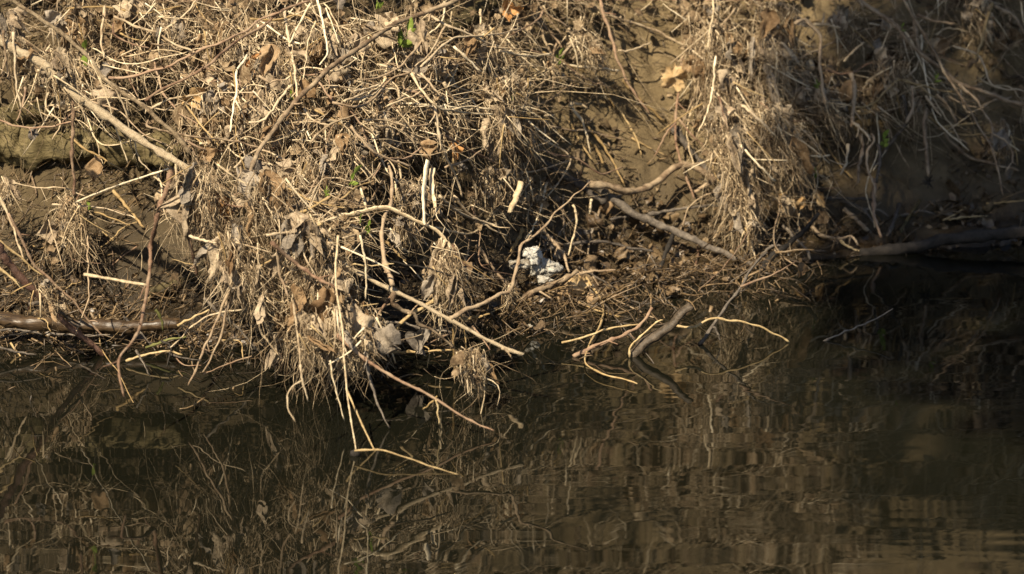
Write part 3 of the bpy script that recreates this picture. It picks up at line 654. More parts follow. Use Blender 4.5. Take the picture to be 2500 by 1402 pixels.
twig("twig", "tan", 4, 3.6, 6, [(1320, 50), (1400, 130), (1500, 190), (1640, 240), (1745, 272)], "pale twig sloping right from the twin reeds, upper one", t_(.06), shoots=1)
twig("twig", "tan", 4, 3.6, 6, [(1430, 50), (1530, 180), (1700, 290), (1805, 342)], "pale twig sloping right from the twin reeds, lower one", t_(.05))
twig("twig", "brown", 5, 4, 6, [(1585, 395), (1700, 560), (1810, 690)], "brown twig leaning down right to the fuzzy shoot", b_(.15))
twig("twig", "red", 3, 2.2, 6, [(1415, 408), (1480, 520), (1585, 577)], "thin reddish twig bent right beyond the reed's frayed end", w_(925))
twig("reed", "dull", 5, 4.5, 6, [(1385, 555), (1420, 700), (1430, 900), (1420, 1100), (1440, 1360)], "long tan reed hanging to the water right of the clump", w_(940), w_(925), flat=.5)
twig("straw", "dull", 3.5, 3, 6, [(1275, 615), (1312, 770)], "short tan straw beside the long hanging reed", w_(945))
twig("straw", "dull", 3.4, 3, 6, [(1460, 830), (1500, 1000), (1515, 1150)], "tan straw hanging right of the long tan reed", w_(925))
twig("twig", "red", 5.5, 3, 0, [(822, 815), (839, 833), (880, 868), (928, 902), (996, 939), (1060, 972), (1120, 1010), (1168, 1036), (1208, 1054)], "reddish twig reaching down right over open water", w_(1040), w_(1066), shoots=4)
twig("twig", "tan", 3, 2.2, 6, [(275, 800), (300, 950), (322, 1150), (345, 1400)], "thin pale twig hanging on the big clump's left", w_(1020), w_(1060))
twig("twig", "tan", 4, 3, 6, [(15, 700), (30, 860), (50, 1020), (130, 1130), (212, 1235)], "pale twig hanging left of the big clump, kinked right", w_(985))
twig("twig", "brown", 4, 3.4, 6, [(165, 425), (180, 600), (210, 680), (245, 770)], "brown twig curving down on the big clump's upper left", t_(.14))
twig("twig", "red", 5.5, 5, 6, [(125, 385), (290, 530), (450, 640), (580, 708)], "dark red twig slanting across the big clump", t_(.16), shoots=1)
twig("straw", "straw", 3.5, 3.2, 6, [(180, 1075), (325, 1107)], "short cream straw poking out left low on the clump", w_(985))
twig("straw", "dull", 4, 3.6, 6, [(830, 1166), (1130, 1166), (1410, 1153)], "level tan straw floating at the waterline, centre", w_(900))
twig("twig", "grey", 4, 3.6, 6, [(860, 955), (1060, 960), (1200, 1000), (1410, 1022)], "level grey twig behind the main branch tip", w_(905))
twig("twig", "red", 3.5, 3, 6, [(975, 768), (900, 880), (838, 975)], "short red twig leaning left under the main branch", w_(960))
twig("straw", "yellow", 6, 4.5, 6, [(1325, 778), (1200, 850), (1100, 912), (995, 1025)], "stout yellow straw leaning left under the main branch tip", w_(940), flat=.6)
twig("bark_strip", "dull", 9, 8, 6, [(1475, 935), (1570, 920), (1680, 896)], "flat brown bark strip lying at the waterline", w_(830), flat=.4, cat="bark")
twig("twig", "grey", 5, 2.2, 0, [(893, 880), (905, 930), (918, 975), (935, 1015), (952, 1045)], "pale rough twig tip dipping into the water right of the long straw", w_(1040), w_(1048))
twig("twig", "tan", 2.4, 1.8, 0, [(736, 930), (712, 945), (701, 975), (707, 1005), (722, 1030)], "thin bowed twig tip hanging above the water, left of centre", w_(1110), w_(1127))
twig("twig", "tan", 3.4, 2, 0, [(733, 890), (738, 930), (745, 955), (753, 980)], "short pale twig tip hanging beside the bowed one", w_(1110))
twig("straw", "straw", 2.4, 1.8, 0, [(806, 880), (812, 920), (825, 970), (841, 1024)], "thin cream straw hanging just left of the long upright straw", w_(1060))
twig("straw", "straw", 2.4, 1.8, 0, [(1180, 905), (1183, 950), (1178, 990), (1168, 1028)], "thin cream straw dangling from the round fibrous clump", w_(1010))
twig("straw", "dull", 3, 2.4, 0, [(1068, 968), (1050, 985), (1032, 1000)], "short straw hooked under the reddish twig over water, leaning left", w_(1055))
twig("straw", "yellow", 2.6, 2.2, 0, [(1065, 975), (1069, 1005), (1073, 1036)], "short straw hooked under the reddish twig over water, upright", w_(1060))

# --- right of centre at the water
twig("twig", "grey", 5, 4.5, 7, [(1005, 187), (1200, 150), (1370, 130), (1550, 124)], "level grey twig above the thick grey branch", b_(.06), shoots=1)
twig("twig", "grey", 4.5, 4, 7, [(735, 218), (870, 200)], "short grey twig on mud left of the thick grey branch", b_(.03))
twig("branch", "dark", 8, 7, 7, [(1175, 335), (1130, 450), (1055, 630)], "dark wet stick propped from the thick branch to the water", b_(.05), w_(680))
twig("twig", "grey", 5, 5, 7, [(60, 470), (280, 440), (420, 400), (640, 380), (740, 390), (900, 430), (1035, 446)], "long level grey twig behind the white foam", b_(.04), shoots=1)
twig("twig", "brown", 5.5, 5, 7, [(235, 285), (330, 390), (400, 480), (432, 595)], "brown twig curving down right of the white foam", b_(.08))
tw = twig("twig", "brown", 4.5, 4, 7, [(445, 622), (600, 592), (765, 585)], "level brown twig with a pale cut end, above the water", w_(728))
twig("branch", "brown", 9, 8, 7, [(85, 805), (200, 730), (380, 662), (500, 585)], "stout rough twig lying below the white foam", w_(760), w_(740), shoots=2)
twig("straw", "straw", 3.2, 2.8, 7, [(468, 110), (492, 210), (480, 300), (450, 410), (430, 485)], "thin bent cream straw hanging in front of the mud, centre right", b_(.12))
twig("twig", "straw", 4, 3.6, 7, [(602, 38), (585, 150), (600, 238)], "short pale upright stick on the wet mud", b_(.04))
twig("straw", "straw", 3, 2.4, 7, [(275, -40), (230, 150), (185, 270), (125, 365)], "cream straw leaning left above the white foam", b_(.12))
twig("reed", "straw", 11, 11, 0, [(1273, 445), (1260, 480), (1243, 520)], "short thick bright cut reed, right of centre", b_(.34), flat=.8, knots=.04)
twig("reed", "dull", 7, 6, 7, [(105, 285), (70, 370), (20, 450)], "yellow brown reed stub above the white foam", b_(.12), flat=.6)
twig("branch", "oldwood", 15, 13, 7, [(872, 1200), (960, 1115), (1130, 1000), (1240, 890), (1305, 828)], "thick dead stick poking slantwise out of the water", w_(869), w_(862), knots=.04, K=14, wob=.3, flat=.7)
tw = twig("twig", "red", 6.5, 5, 7, [(465, 1205), (560, 1150), (720, 1090), (860, 1030), (960, 960), (1030, 850)], "knobbly reddish twig rising from the water left of the thick stick", w_(872), w_(850), shoots=5, K=9)
twig("side_shoot", "yellow", 3, 3.4, 7, [(375, 1103), (580, 1050), (720, 1000), (930, 968)], "thin yellow side stem", w_(862), w_(852), parent=tw)
twig("straw", "yellow", 3, 2.8, 7, [(868, 1205), (880, 1120), (960, 1040), (1070, 950), (1112, 940)], "thin yellow straw bent over beside the thick stick", w_(874), w_(866))
twig("stem", "yellow", 3.6, 3.2, 7, [(1190, 978), (1330, 990), (1440, 930), (1560, 940), (1720, 960), (1869, 1020), (2012, 1095)], "long yellow stem arching out over water to a point", w_(850), w_(836))
tw = twig("twig", "grey", 5, 4, 7, [(1365, 1115), (1470, 970), (1560, 830), (1660, 710), (1740, 560), (1845, 455)], "forked purple grey twig standing out of the water, right", w_(842), w_(800), shoots=1)
sd = twig("side_shoot", "red", 4, 2.4, 0, [(1808, 703), (1842, 686), (1880, 675), (1902, 662), (1942, 640)], "reddish arm with a curled tip", w_(822), w_(820), parent=tw)
twig("side_shoot", "grey", 3.4, 2.4, 7, [(1468, 985), (1500, 1040), (1510, 1085)], None, w_(842), parent=tw)
twig("branch", "dark", 9, 7, 8, [(-20, 610), (80, 480), (200, 390), (320, 280), (405, 180)], "dark straight branch leaning out of the water, right", w_(664), w_(650), K=9)
twig("twig", "red", 3.4, 3, 7, [(1340, 555), (1358, 440), (1345, 350)], "small upright reddish twig at the branch's wet end", b_(.03))
twig("straw", "tan", 3.6, 3, 7, [(1460, 375), (1520, 270), (1585, 165)], "pale straw leaning right below the right clump", b_(.12))
twig("twig", "tan", 4, 3, 7, [(1735, 340), (1752, 470), (1795, 562)], "pale twig hanging from the right clump's tip to the water", b_(.14), w_(650))
twig("twig", "grey", 6, 5.5, 8, [(430, 75), (650, 72), (815, 84)], "level grey twig with a bright patch, right bank", b_(.08))
twig("twig", "grey", 6, 5.5, 8, [(550, 85), (700, 140), (795, 245)], "grey twig sloping right under the level one", b_(.05))
twig("twig", "grey", 5, 4.5, 8, [(715, 150), (820, 150), (905, 202)], "short grey twig forking right, right bank", b_(.05))
twig("stem", "red", 6, 6, 8, [(805, -60), (800, 80), (803, 200), (852, 352)], "upright reddish stem on the right bank reaching the water", b_(.1), w_(615))
twig("twig", "grey", 7, 6.5, 8, [(978, 115), (940, 230), (898, 345)], "stout grey twig leaning left near the dark log", b_(.04), w_(612))
twig("twig", "grey", 4, 3.6, 8, [(955, 202), (1060, 180), (1150, 160), (1235, 188)], "wavy grey twig above the dark log", b_(.03))
twig("twig", "olive", 5, 4.5, 8, [(1135, 78), (1050, 200), (978, 325)], "olive twig leaning left above the dark log", b_(.03))
twig("branch", "brown", 8, 9, 8, [(585, 145), (680, 230), (755, 305)], "blunt brown stick lying on the right water edge", b_(.03))
twig("twig", "brown", 5, 4, 8, [(355, 275), (430, 340), (560, 360), (640, 340), (685, 405)], "curved brown twig at the right water edge", b_(.04), w_(625))
twig("straw", "yellow", 4, 3.6, 8, [(555, 378), (630, 420), (710, 458)], "ochre straw tip at the right water edge", w_(622))
twig("twig", "grey", 5, 4.5, 8, [(155, 265), (250, 370), (320, 440), (342, 515)], "grey twig crossing the dark leaning branch", b_(.08), w_(648))
twig("twig", "grey", 4.6, 4, 8, [(-10, 485), (60, 420), (165, 408)], "short grey twig beside the dark leaning branch's foot", w_(655))
twig("twig", "grey", 3.2, 2.4, 8, [(440, 1092), (600, 1020), (750, 960), (870, 900), (935, 855)], "thin purple grey twig rising from open water, far right", w_(833), w_(815))
twig("straw", "dull", 3, 2.8, 8, [(1285, 232), (1370, 190), (1455, 138)], "ochre straw on mud above the dark log, leaning right", b_(.02))
twig("straw", "dull", 3, 2.8, 8, [(1330, 222), (1460, 205), (1610, 198)], "level ochre straw on mud above the dark log", b_(.02))
twig("straw", "dull", 3, 2.8, 8, [(1600, 112), (1750, 95), (1900, 88)], "ochre straw at the right edge on shaded mud", b_(.02))

# ------------------------------------------------------------------ leaves, scraps and clumps
def sheet(nu, nv, wid, hei, crump, seed, ragged=.25, drape=0.0, lobes=0):
    """a crumpled scrap: (nu x nv) grid, x across, z down (hangs), y is its crumple depth"""
    r = np.random.default_rng(seed)
    u = np.linspace(-1, 1, nu); v = np.linspace(0, 1, nv)
    U, Vv = np.meshgrid(u, v)
    prof = np.clip(np.sin(np.pi * (.08 + .86 * Vv ** (.75 + .5 * r.random()))), .12, 1)
    edge = 1 + ragged * (vnoise(np.stack([Vv * 6 + seed, np.sign(U) * 3 + 0 * Vv, 0 * U], -1)))
    if lobes: edge = edge * (1 + .35 * np.cos(Vv * lobes * 2 * np.pi))
    x = U * wid / 2 * prof * edge
    z = -Vv * hei + hei * .12 * ragged * 3 * vnoise(np.stack([U * 3 + seed, Vv * 2, 0 * U + 4], -1)) * (.3 + Vv)
    q = np.stack([U * 1.6 + seed * 3.1, Vv * 2.4, 0 * U], -1)
    y = crump * (fbm(q, 3) + .5 * np.sin(U * r.uniform(2, 5) + Vv * 3)) + drape * (U ** 2)
    P = np.stack([x, y, z], -1)
    idx = np.arange(nu * nv).reshape(nv, nu)
    Q = np.stack([idx[:-1, :-1], idx[:-1, 1:], idx[1:, 1:], idx[1:, :-1]], -1).reshape(-1, 4)
    return P.reshape(-1, 3), Q

def rot(ax, ay, az):
    return np.array(Matrix.Rotation(az, 3, 'Z') @ Matrix.Rotation(ay, 3, 'Y') @ Matrix.Rotation(ax, 3, 'X'))

def fibres(px, py, Y, ang, ln, rad, S=6, curl=.5, rng=RNG, sag=0.0, dY=.03):
    """N thin strands laid out from start pixels; ang in degrees (0 right, 90 down), ln in mm"""
    N = len(px); s = np.linspace(0, 1, S)[None]
    a0 = np.radians(ang)[:, None] + curl * rng.normal(size=(N, 1)) * (s - .3) * 2 + .35 * curl * np.sin(s * rng.uniform(3, 11, (N, 1)) + rng.uniform(0, 6.3, (N, 1)))
    a0 = a0 + sag * s * np.sign(np.cos(a0)) * 1.2
    st = ln[:, None] / (S - 1)
    dx = np.concatenate([np.zeros((N, 1)), np.cumsum(np.cos(a0[:, :-1]) * st, 1)], 1)
    dy = np.concatenate([np.zeros((N, 1)), np.cumsum(np.sin(a0[:, :-1]) * st, 1)], 1)
    yy = Y[:, None] + dY * rng.normal(size=(N, 1)) * s + .006 * rng.normal(size=(N, S)) * s
    X_ = px[:, None] + dx; Y_ = py[:, None] + dy
    P = W(X_, Y_, yy)
    P[..., 2] = np.maximum(P[..., 2], -.02)
    R = rad[:, None] * 1e-3 * (1 - .6 * s)
    return P, R

ZH = (0, 0, 0)
LIFT[0] = 0.0
# --- the loose fill of the tangle, nobody could count it
BLOBS = np.array([(190, 70, 240, 110, .6), (500, 100, 220, 140, 1), (800, 130, 200, 160, 1.15), (1060, 140, 180, 160, 1.0), (1250, 130, 120, 150, .55), (-200, 150, 200, 200, .6),
    (600, 320, 180, 150, 1.2), (800, 350, 180, 150, 1.2), (1000, 330, 150, 150, .75), (1210, 310, 120, 130, .75), (480, 440, 110, 120, 1), (620, 520, 150, 140, 1.5), (760, 580, 150, 150, 1.5),
    (600, 650, 90, 110, 1.1), (780, 730, 110, 130, 1.4), (850, 800, 75, 80, 1.0), (1085, 680, 50, 110, .7), (1150, 880, 45, 50, .5), (1250, 460, 120, 85, .5), (1130, 500, 100, 80, .45),
    (1780, 110, 120, 140, 1.2), (1800, 300, 90, 160, 1.3), (1890, 240, 110, 170, 1.15), (1815, 480, 50, 110, .9), (1930, 400, 80, 100, .6), (1980, 500, 100, 45, .5),
    (2080, 150, 130, 140, .5), (2200, 190, 130, 120, .55), (2350, 100, 150, 110, .3), (2650, 150, 200, 150, .4), (1440, 80, 70, 60, .25), (165, 560, 60, 80, .4), (140, 190, 130, 90, .8),
    (1400, 0, 150, 40, .4), (1650, 40, 100, 60, .5), (370, 230, 100, 100, .3), (100, -150, 350, 160, .6), (750, -160, 350, 160, .6), (1350, -200, 320, 200, .5), (1850, -220, 320, 230, .65), (2350, -230, 350, 240, .6), (2850, -200, 300, 240, .4), (1500, -560, 450, 280, .5), (2200, -600, 500, 350, .75), (2900, -560, 400, 350, .6), (600, -450, 600, 200, .3)], float)
def blobsample(n, blobs=BLOBS, rng=RNG):
    w = blobs[:, 2] * blobs[:, 3] * blobs[:, 4]; k = rng.choice(len(blobs), n, p=w / w.sum())
    a = rng.uniform(0, 6.283, n); r = rng.random(n) ** .6
    return blobs[k, 0] + blobs[k, 2] * r * np.cos(a), blobs[k, 1] + blobs[k, 3] * r * np.sin(a)
def filldepth(px, py, rng=RNG, back=.5, pw=2.2, front=.06):
    yt = Ytan(px, py); o = Ybank(px, py) - yt
    return yt - front * rng.random(len(px)) + o * back * rng.random(len(px)) ** pw

def gappy(n, rng=RNG, thr=.08, blobs=None):
    """fill positions, with ragged holes left open"""
    px, py = blobsample(int(n * 2.6), BLOBS if blobs is None else blobs)
    k = fbm(np.stack([px / 95, py / 80, 0 * px], -1), 2) + .25 * rng.normal(size=len(px)) > thr
    return px[k][:n], py[k][:n]
VS = []; QS = []; off_ = 0
for n, l0, l1, r0, r1, cu, S_, mode in [(7000, 2.5, 42, .26, .12, .6, 9, 0), (4500, 2.5, 44, .6, .14, .4, 8, 1), (2300, 3, 24, .85, .25, .14, 4, 2)]:
    px, py = gappy(n); n = len(px)
    hang = RNG.random(n)
    ang = np.where(hang < .5, RNG.normal(86, 24, n), np.where(hang < .78, RNG.normal(38, 24, n), RNG.uniform(-180, 180, n)))
    P, R = fibres(px, py, filldepth(px, py), ang, RNG.gamma(l0, l1, n) + 12, RNG.gamma(3, r1, n) + r0, S=S_, curl=cu)
    v, q = tubes(P, R, 3 if mode < 2 else 4)
    if mode == 2: tag(mk("straw_bits", v, q, mat=M["strawbits"], origin=ZH), "short broken cream straw bits caught all through the tangle", "straw bits", kind="stuff"); continue
    VS.append(v); QS.append(q + off_); off_ += len(v)
tag(mk("root_fibres", np.concatenate(VS), np.concatenate(QS), mat=M["fibre"], origin=ZH), "fine dry root fibres and grass bits matted through the tangle", "fibres", kind="stuff")

# leaf flakes
def flakes(px, py, Y, size, mat, name, label, cat, flatness=.5, rng=RNG):
    n = len(px); C = W(px, py, Y)
    g = np.linspace(-1, 1, 4); U, Vv = np.meshgrid(g, g)
    base = np.stack([U * (1 - .35 * Vv ** 2), 0 * U, Vv * (1 - .3 * U ** 2)], -1).reshape(1, 16, 3) * np.ones((n, 1, 1))
    base[..., 0] *= rng.uniform(.45, 1, (n, 1)); base += rng.normal(0, .13, (n, 16, 3)) * [1, .3, 1]
    base[..., 1] += (rng.normal(0, .5, (n, 1)) * base[..., 0] ** 2 + rng.normal(0, .4, (n, 1)) * base[..., 2] ** 2 + rng.normal(0, .35, (n, 1)) * base[..., 0] * base[..., 2]) + rng.normal(0, .12, (n, 16))
    base *= size[:, None, None] * 1e-3
    A = rng.normal(size=(n, 3)) * [1, 1, 1]; A /= np.linalg.norm(A, axis=1, keepdims=True)
    B = np.cross(A, rng.normal(size=(n, 3))); B /= np.linalg.norm(B, axis=1, keepdims=True); D = np.cross(A, B)
    V = C[:, None] + base[..., :1] * A[:, None] + base[..., 1:2] * B[:, None] + base[..., 2:] * D[:, None]
    idx = np.arange(n * 16).reshape(n, 4, 4)
    Q = np.stack([idx[:, :-1, :-1], idx[:, :-1, 1:], idx[:, 1:, 1:], idx[:, 1:, :-1]], -1).reshape(-1, 4)
    tag(mk(name, V, Q, mat=mat, origin=ZH), label, cat, kind="stuff")
px, py = gappy(8200, thr=.0); n = len(px)
flakes(px, py, filldepth(px, py, back=.6, pw=1.3, front=.03), RNG.gamma(3, 3.4, n) + 3.5, M["flake"], "leaf_flakes", "crumbled dead leaf flakes lodged deep in the tangle", "leaf flakes")

# litter and pebbles lying on the mud
n = 16000
px = np.where(RNG.random(n) < .6, RNG.uniform(-350, 520, n), RNG.uniform(-350, 2850, n)); py = RNG.uniform(-150, 850, n)
keep = ~((px > 1380) & (px < 1760) & (py > 60) & (py < 470) & (RNG.random(n) < .45)) & (py < np.interp(px, _wx, _wr) + 12); px, py = px[keep], py[keep]; n = len(px)
P, R = fibres(px, py, Ybank(px, py) - RNG.uniform(.0, .03, n), RNG.normal(20, 60, n), RNG.gamma(2, 18, n) + 8, RNG.gamma(3, .45, n) + .5, S=4, curl=.3, dY=.004)
v, q = tubes(P, R, 3); tag(mk("bank_litter", v, q, mat=M["wetfibre"], origin=ZH), "brown bits of twig and straw strewn over the mud", "litter", kind="stuff")
n = 3000
px = RNG.uniform(-350, 2850, n); row = np.interp(px, _wx, _wr); py = row - np.abs(RNG.normal(0, 90, n)) + 5
flakes(px, py, Ybank(px, py) - .004, RNG.gamma(3, 2.6, n) + 2.5, M["pebble"], "wet_flakes", "small wet leaf bits and clods along the water edge", "debris")
n = 6500
px = np.where(RNG.random(n) < .6, RNG.uniform(-350, 520, n), RNG.uniform(-350, 2850, n)); py = RNG.uniform(-100, 800, n)
keep = py < np.interp(px, _wx, _wr) - 12; px, py = px[keep], py[keep]; n = len(px)
flakes(px, py, Ybank(px, py) - .006, RNG.gamma(3, 2.6, n) + 3, M["mudflake"], "mud_flakes", "small dry leaf bits scattered on the mud slope", "debris")

# sodden twigs and stalks lodged along the water edge
n = 1250
px = np.where(RNG.random(n) < .3, RNG.uniform(1200, 1900, n), RNG.uniform(-350, 2000, n)); row = np.interp(px, _wx, _wr) - 8 + np.abs(RNG.normal(0, 36, n)) * np.where(px < 1200, 1 + .5 * np.sin(px / 70.), 1.5)
py = row - np.abs(RNG.normal(0, 28, n))
P, R = fibres(px, py, Yrow(row), RNG.choice([15., 40, 70, 100, 140, -20], n) + RNG.normal(0, 14, n), RNG.gamma(2.5, 24, n) + 15, RNG.gamma(3, .4, n) + .5, S=5, curl=.35, dY=.05)
v, q = tubes(P, R, 4); tag(mk("sodden_twigs", v, q, mat=M["wetfibre"], origin=ZH), "dark sodden twig bits lodged along the water edge", "twig bits", kind="stuff")

# --- hanging clumps of flood debris, each a thing
def clump(cx, cy, w, h, lean, nf, label, matn="mat", sheets=7, d=('t', .05), straws=4, spread=1.0, thick=.06):
    seed = int(cx * 7 + cy * 13); r = np.random.default_rng(seed)
    Y0 = float(depthY(d, np.array([cx]), np.array([cy + h * .4]))[0])
    base = W(np.array([cx]), np.array([cy]), np.array([Y0]))[0]
    root = empty("debris_clump", base); tag(root, label, "debris", "clumps of flood debris caught on twigs")
    # strands
    n = int(nf * (.55 if cy < 300 and cx < 1320 else .95))
    k = r.random(n); u = r.normal(0, .38, n).clip(-1, 1)
    sx_ = cx + u * w / 2 * (1.15 - .5 * k) * spread + lean * k; sy_ = cy + k * h * .75 + r.normal(0, h * .05, n)
    ang = 90 - np.degrees(np.arctan2(lean, h)) + r.normal(0, 17, n) + u * -5
    odd = r.random(n) < .2; ang[odd] = r.uniform(-180, 180, odd.sum())
    P, R = fibres(sx_, sy_, Y0 + r.uniform(-thick, thick, n), ang, (r.gamma(2.5, .15, n) + .14) * h * np.where(odd, .4, 1), np.where(r.random(n) < .07, r.uniform(1.0, 1.7, n), r.gamma(3, .2, n) + .26), S=7, curl=.6, rng=r, dY=.015)
    v, q = tubes(P, R, 3); tag(mk("fibre_tuft", v, q, mat=M["fibre"], parent=root, origin=base), kind="stuff")
    for i in range(sheets):
        f = r.uniform(.12, .36) if i else .36
        vv, qq = sheet(11, 15, w * f * 1e-3, h * min(r.uniform(.3, .65), 95 / h) * 1e-3, .006 + .00011 * w * f + .00003 * h, seed + i * 31, .6)
        o0 = r.uniform(-.42, .42) * w * (i > 0)
        c = W(np.array([cx + o0 + lean * .2]), np.array([cy + r.uniform(0, .6) * h * (i > 0)]), np.array([Y0 + r.uniform(-.05, .03)]))[0]
        vv = vv @ rot(r.normal(0, .35), r.normal(0, .45) + math.atan2(lean, h) * -1, r.normal(0, .7)).T + c
        mk("matted_leaf", vv, qq, mat=M[r.choice([matn, matn, "mat", "matgrey", "leaf"])], parent=root, origin=c)
    for i in range(straws):
        a = math.radians(r.normal(75, 40)); l = r.uniform(.5, 1.0) * h
        x0 = cx + r.uniform(-.4, .4) * w; y0 = cy + r.uniform(0, .5) * h; yy = Y0 - r.uniform(.02, .06)
        c = W(*np.array([(x0, y0, yy), (x0 + math.cos(a) * l * .5 + r.normal(0, 5), y0 + math.sin(a) * l * .5, yy), (x0 + math.cos(a) * l, y0 + math.sin(a) * l, yy + .01)]).T)
        vv, qq = tubes(spline(c, 7)[None], (np.linspace(1.9, 1.3, 7) * r.uniform(.7, 1.4) * 1e-3)[None], 5)
        mk("stalk", vv, qq, mat=M[r.choice(["straw", "tan", "dull", "straw"])], parent=root, origin=c[0])

CL = [
 (135, 120, 150, 130, 25, 300, "grey brown debris mat draped over the main branch, top left"),
 (165, 480, 95, 150, 25, 320, "round fibrous ball of rootlets hanging at the left"),
 (475, 400, 140, 150, 25, 320, "debris clump where the main branch enters the tangle"),
 (560, 540, 120, 190, 30, 380, "ragged tan clump left of the big hanging one"),
 (600, 640, 90, 130, 40, 300, "bristly fibre clump low on the left of the tangle"),
 (645, 420, 170, 150, 20, 380, "broad leaf mat in the middle of the tangle"),
 (740, 520, 160, 160, 10, 360, "pale silt covered clump above the big hanging one"),
 (785, 590, 150, 190, -20, 420, "streaky fibre clump over the start of the lower branch"),
 (735, 700, 120, 190, 10, 380, "left half of the big clump hanging over the water"),
 (800, 740, 130, 150, 25, 320, "middle of the big clump, with silty curled leaves"),
 (870, 740, 130, 130, 30, 260, "grey curled leaf mat on the big clump's right"),
 (985, 528, 85, 60, 8, 260, "fuzzy grey clump under the arched reed"),
 (1085, 600, 85, 150, 15, 300, "frayed straw and leaf clump hanging right of the main tangle"),
 (1145, 850, 75, 90, 15, 380, "rounded fibre clump hanging just above water, right of centre"),
 (835, 325, 95, 140, 0, 280, "dark grey leaf mat hanging in the upper middle"),
 (760, 370, 95, 110, 5, 240, "tan leaf mat left of the dark grey hanging mat"),
 (1215, 255, 120, 130, 12, 340, "frayed pale mat hanging right of the black gap"),
 (1215, 190, 90, 80, 25, 220, "combed grey fibre tuft above the frayed pale mat"),
 (1060, 130, 110, 70, -10, 220, "pale fluffy clump beside the arching twig"),
 (1425, 75, 95, 95, 22, 220, "debris clump hanging at the top left of the bare mud"),
 (1350, 145, 42, 60, 5, 90, "small grey leaf rag under the green shoot"),
 (1262, 190, 80, 60, 0, 160, "small pale knot of debris below the smooth stem"),
 (1275, 285, 50, 110, 5, 120, "brown rag hanging at the left rim of the mud"),
 (1735, 60, 150, 170, 20, 360, "top of the right clump, rough and brown"),
 (1760, 170, 150, 180, 20, 420, "pale tan middle of the right clump"),
 (1785, 310, 110, 230, 15, 460, "matted grey tan roll in the right clump"),
 (1870, 90, 120, 190, 25, 380, "shaggy clump on the right clump's upper right"),
 (1880, 260, 130, 190, 50, 420, "straw coloured clump on the right clump's lower right"),
 (1800, 430, 75, 150, 22, 400, "tapering fibre tail hanging below the right clump"),
 (1830, 540, 40, 60, 5, 100, "tip of the fibre tail nearest the water"),
 (1905, 5, 110, 120, 15, 240, "reddish brown leaf clump at the top edge, right"),
 (1985, 215, 90, 110, 60, 220, "leafy clump beside the straight down turned twig"),
 (2060, 20, 90, 110, 10, 160, "thin clump hanging at the top right of centre"),
 (2180, 140, 130, 100, 0, 240, "shaded clump strung along the sloping branch, right"),
 (2240, 235, 60, 80, 5, 110, "small shaded leaf rag below the sloping branch"),
 (2445, 290, 60, 90, 0, 90, "grey rag caught on the hooked twig, far right"),
 (2380, 0, 100, 90, 20, 140, "shaded debris at the top right corner"),
 (655, 110, 140, 150, 10, 320, "brown leafy clump at the top, left of the bent reed"),
 (790, 60, 150, 150, 10, 320, "straw rich clump under the bent reed at top centre"),
 (545, 50, 150, 150, 15, 320, "dusty clump at the top left of centre"),
 (420, 40, 130, 130, 20, 260, "mixed clump above the reddish stem, top left"),
 (330, 0, 150, 100, 20, 240, "leaf clump at the top edge, left"),
 (960, 30, 170, 130, 5, 340, "fluffy clump at the top edge right of centre"),
 (1170, 60, 120, 140, 5, 280, "twiggy clump at the top, left of the bare mud"),
 (640, 220, 150, 150, 10, 340, "shaded leaf clump left of the long brown stem"),
 (520, 230, 150, 150, 20, 320, "silty clump right of the second branch"),
 (930, 230, 110, 120, 10, 240, "dark clump under the green sprig"),
 (1000, 440, 110, 90, 5, 200, "loose debris left of the twin reeds"),
 (105, 690, 75, 80, 20, 170, "debris wad wrapped round the wet red branch"),
 (1243, 690, 36, 50, 3, 110, "fuzzy tuft where the long shoot bends up"),
 (1190, 410, 110, 95, 5, 180, "brown debris right of the twin reeds"),
 (180, 20, 150, 110, 20, 200, "debris heap at the top left corner"),
 (20, 30, 90, 130, 15, 180, "debris hanging at the left edge, top"),
 (10, 430, 60, 100, 5, 110, "small rag at the left edge beside the fibrous ball"),
]
for a in CL:
    kw = {}
    if a[0] in (870, 835, 985): kw["matn"] = "matgrey"
    if a[0] in (735, 800, 870): kw["d"] = ('w', 985 if a[0] != 870 else 1000)
    if a[0] == 560: kw["d"] = ('w', 985)
    if a[0] == 600: kw["d"] = ('w', 985)
    if a[0] in (785, 740): kw["d"] = ('w', 985)
    if a[0] in (475, 645): kw["d"] = ('w', 965)
    if a[0] == 135: kw["d"] = ('w', 915)
    if a[0] == 1085: kw["d"] = ('w', 945)
    if a[0] == 1145: kw["d"] = ('w', 1000)
    if a[0] == 1243: kw["d"] = ('w', 945); kw["sheets"] = 0; kw["straws"] = 0
    if a[0] == 105: kw["d"] = ('w', 900)
    if a[0] == 165 and a[1] == 480: kw["sheets"] = 1
    clump(*a, **kw)

for a in [(745, 770, 70, 110, 8, 150, "thin curtain of strands in front of the big clump's left leaves"), (830, 740, 80, 150, 10, 170, "thin curtain of strands in front of the big clump's middle"), (890, 800, 60, 100, 10, 110, "strands hanging over the big clump's grey right leaf")]:
    clump(*a, d=('w', 1032), sheets=3, straws=3, thick=.02)

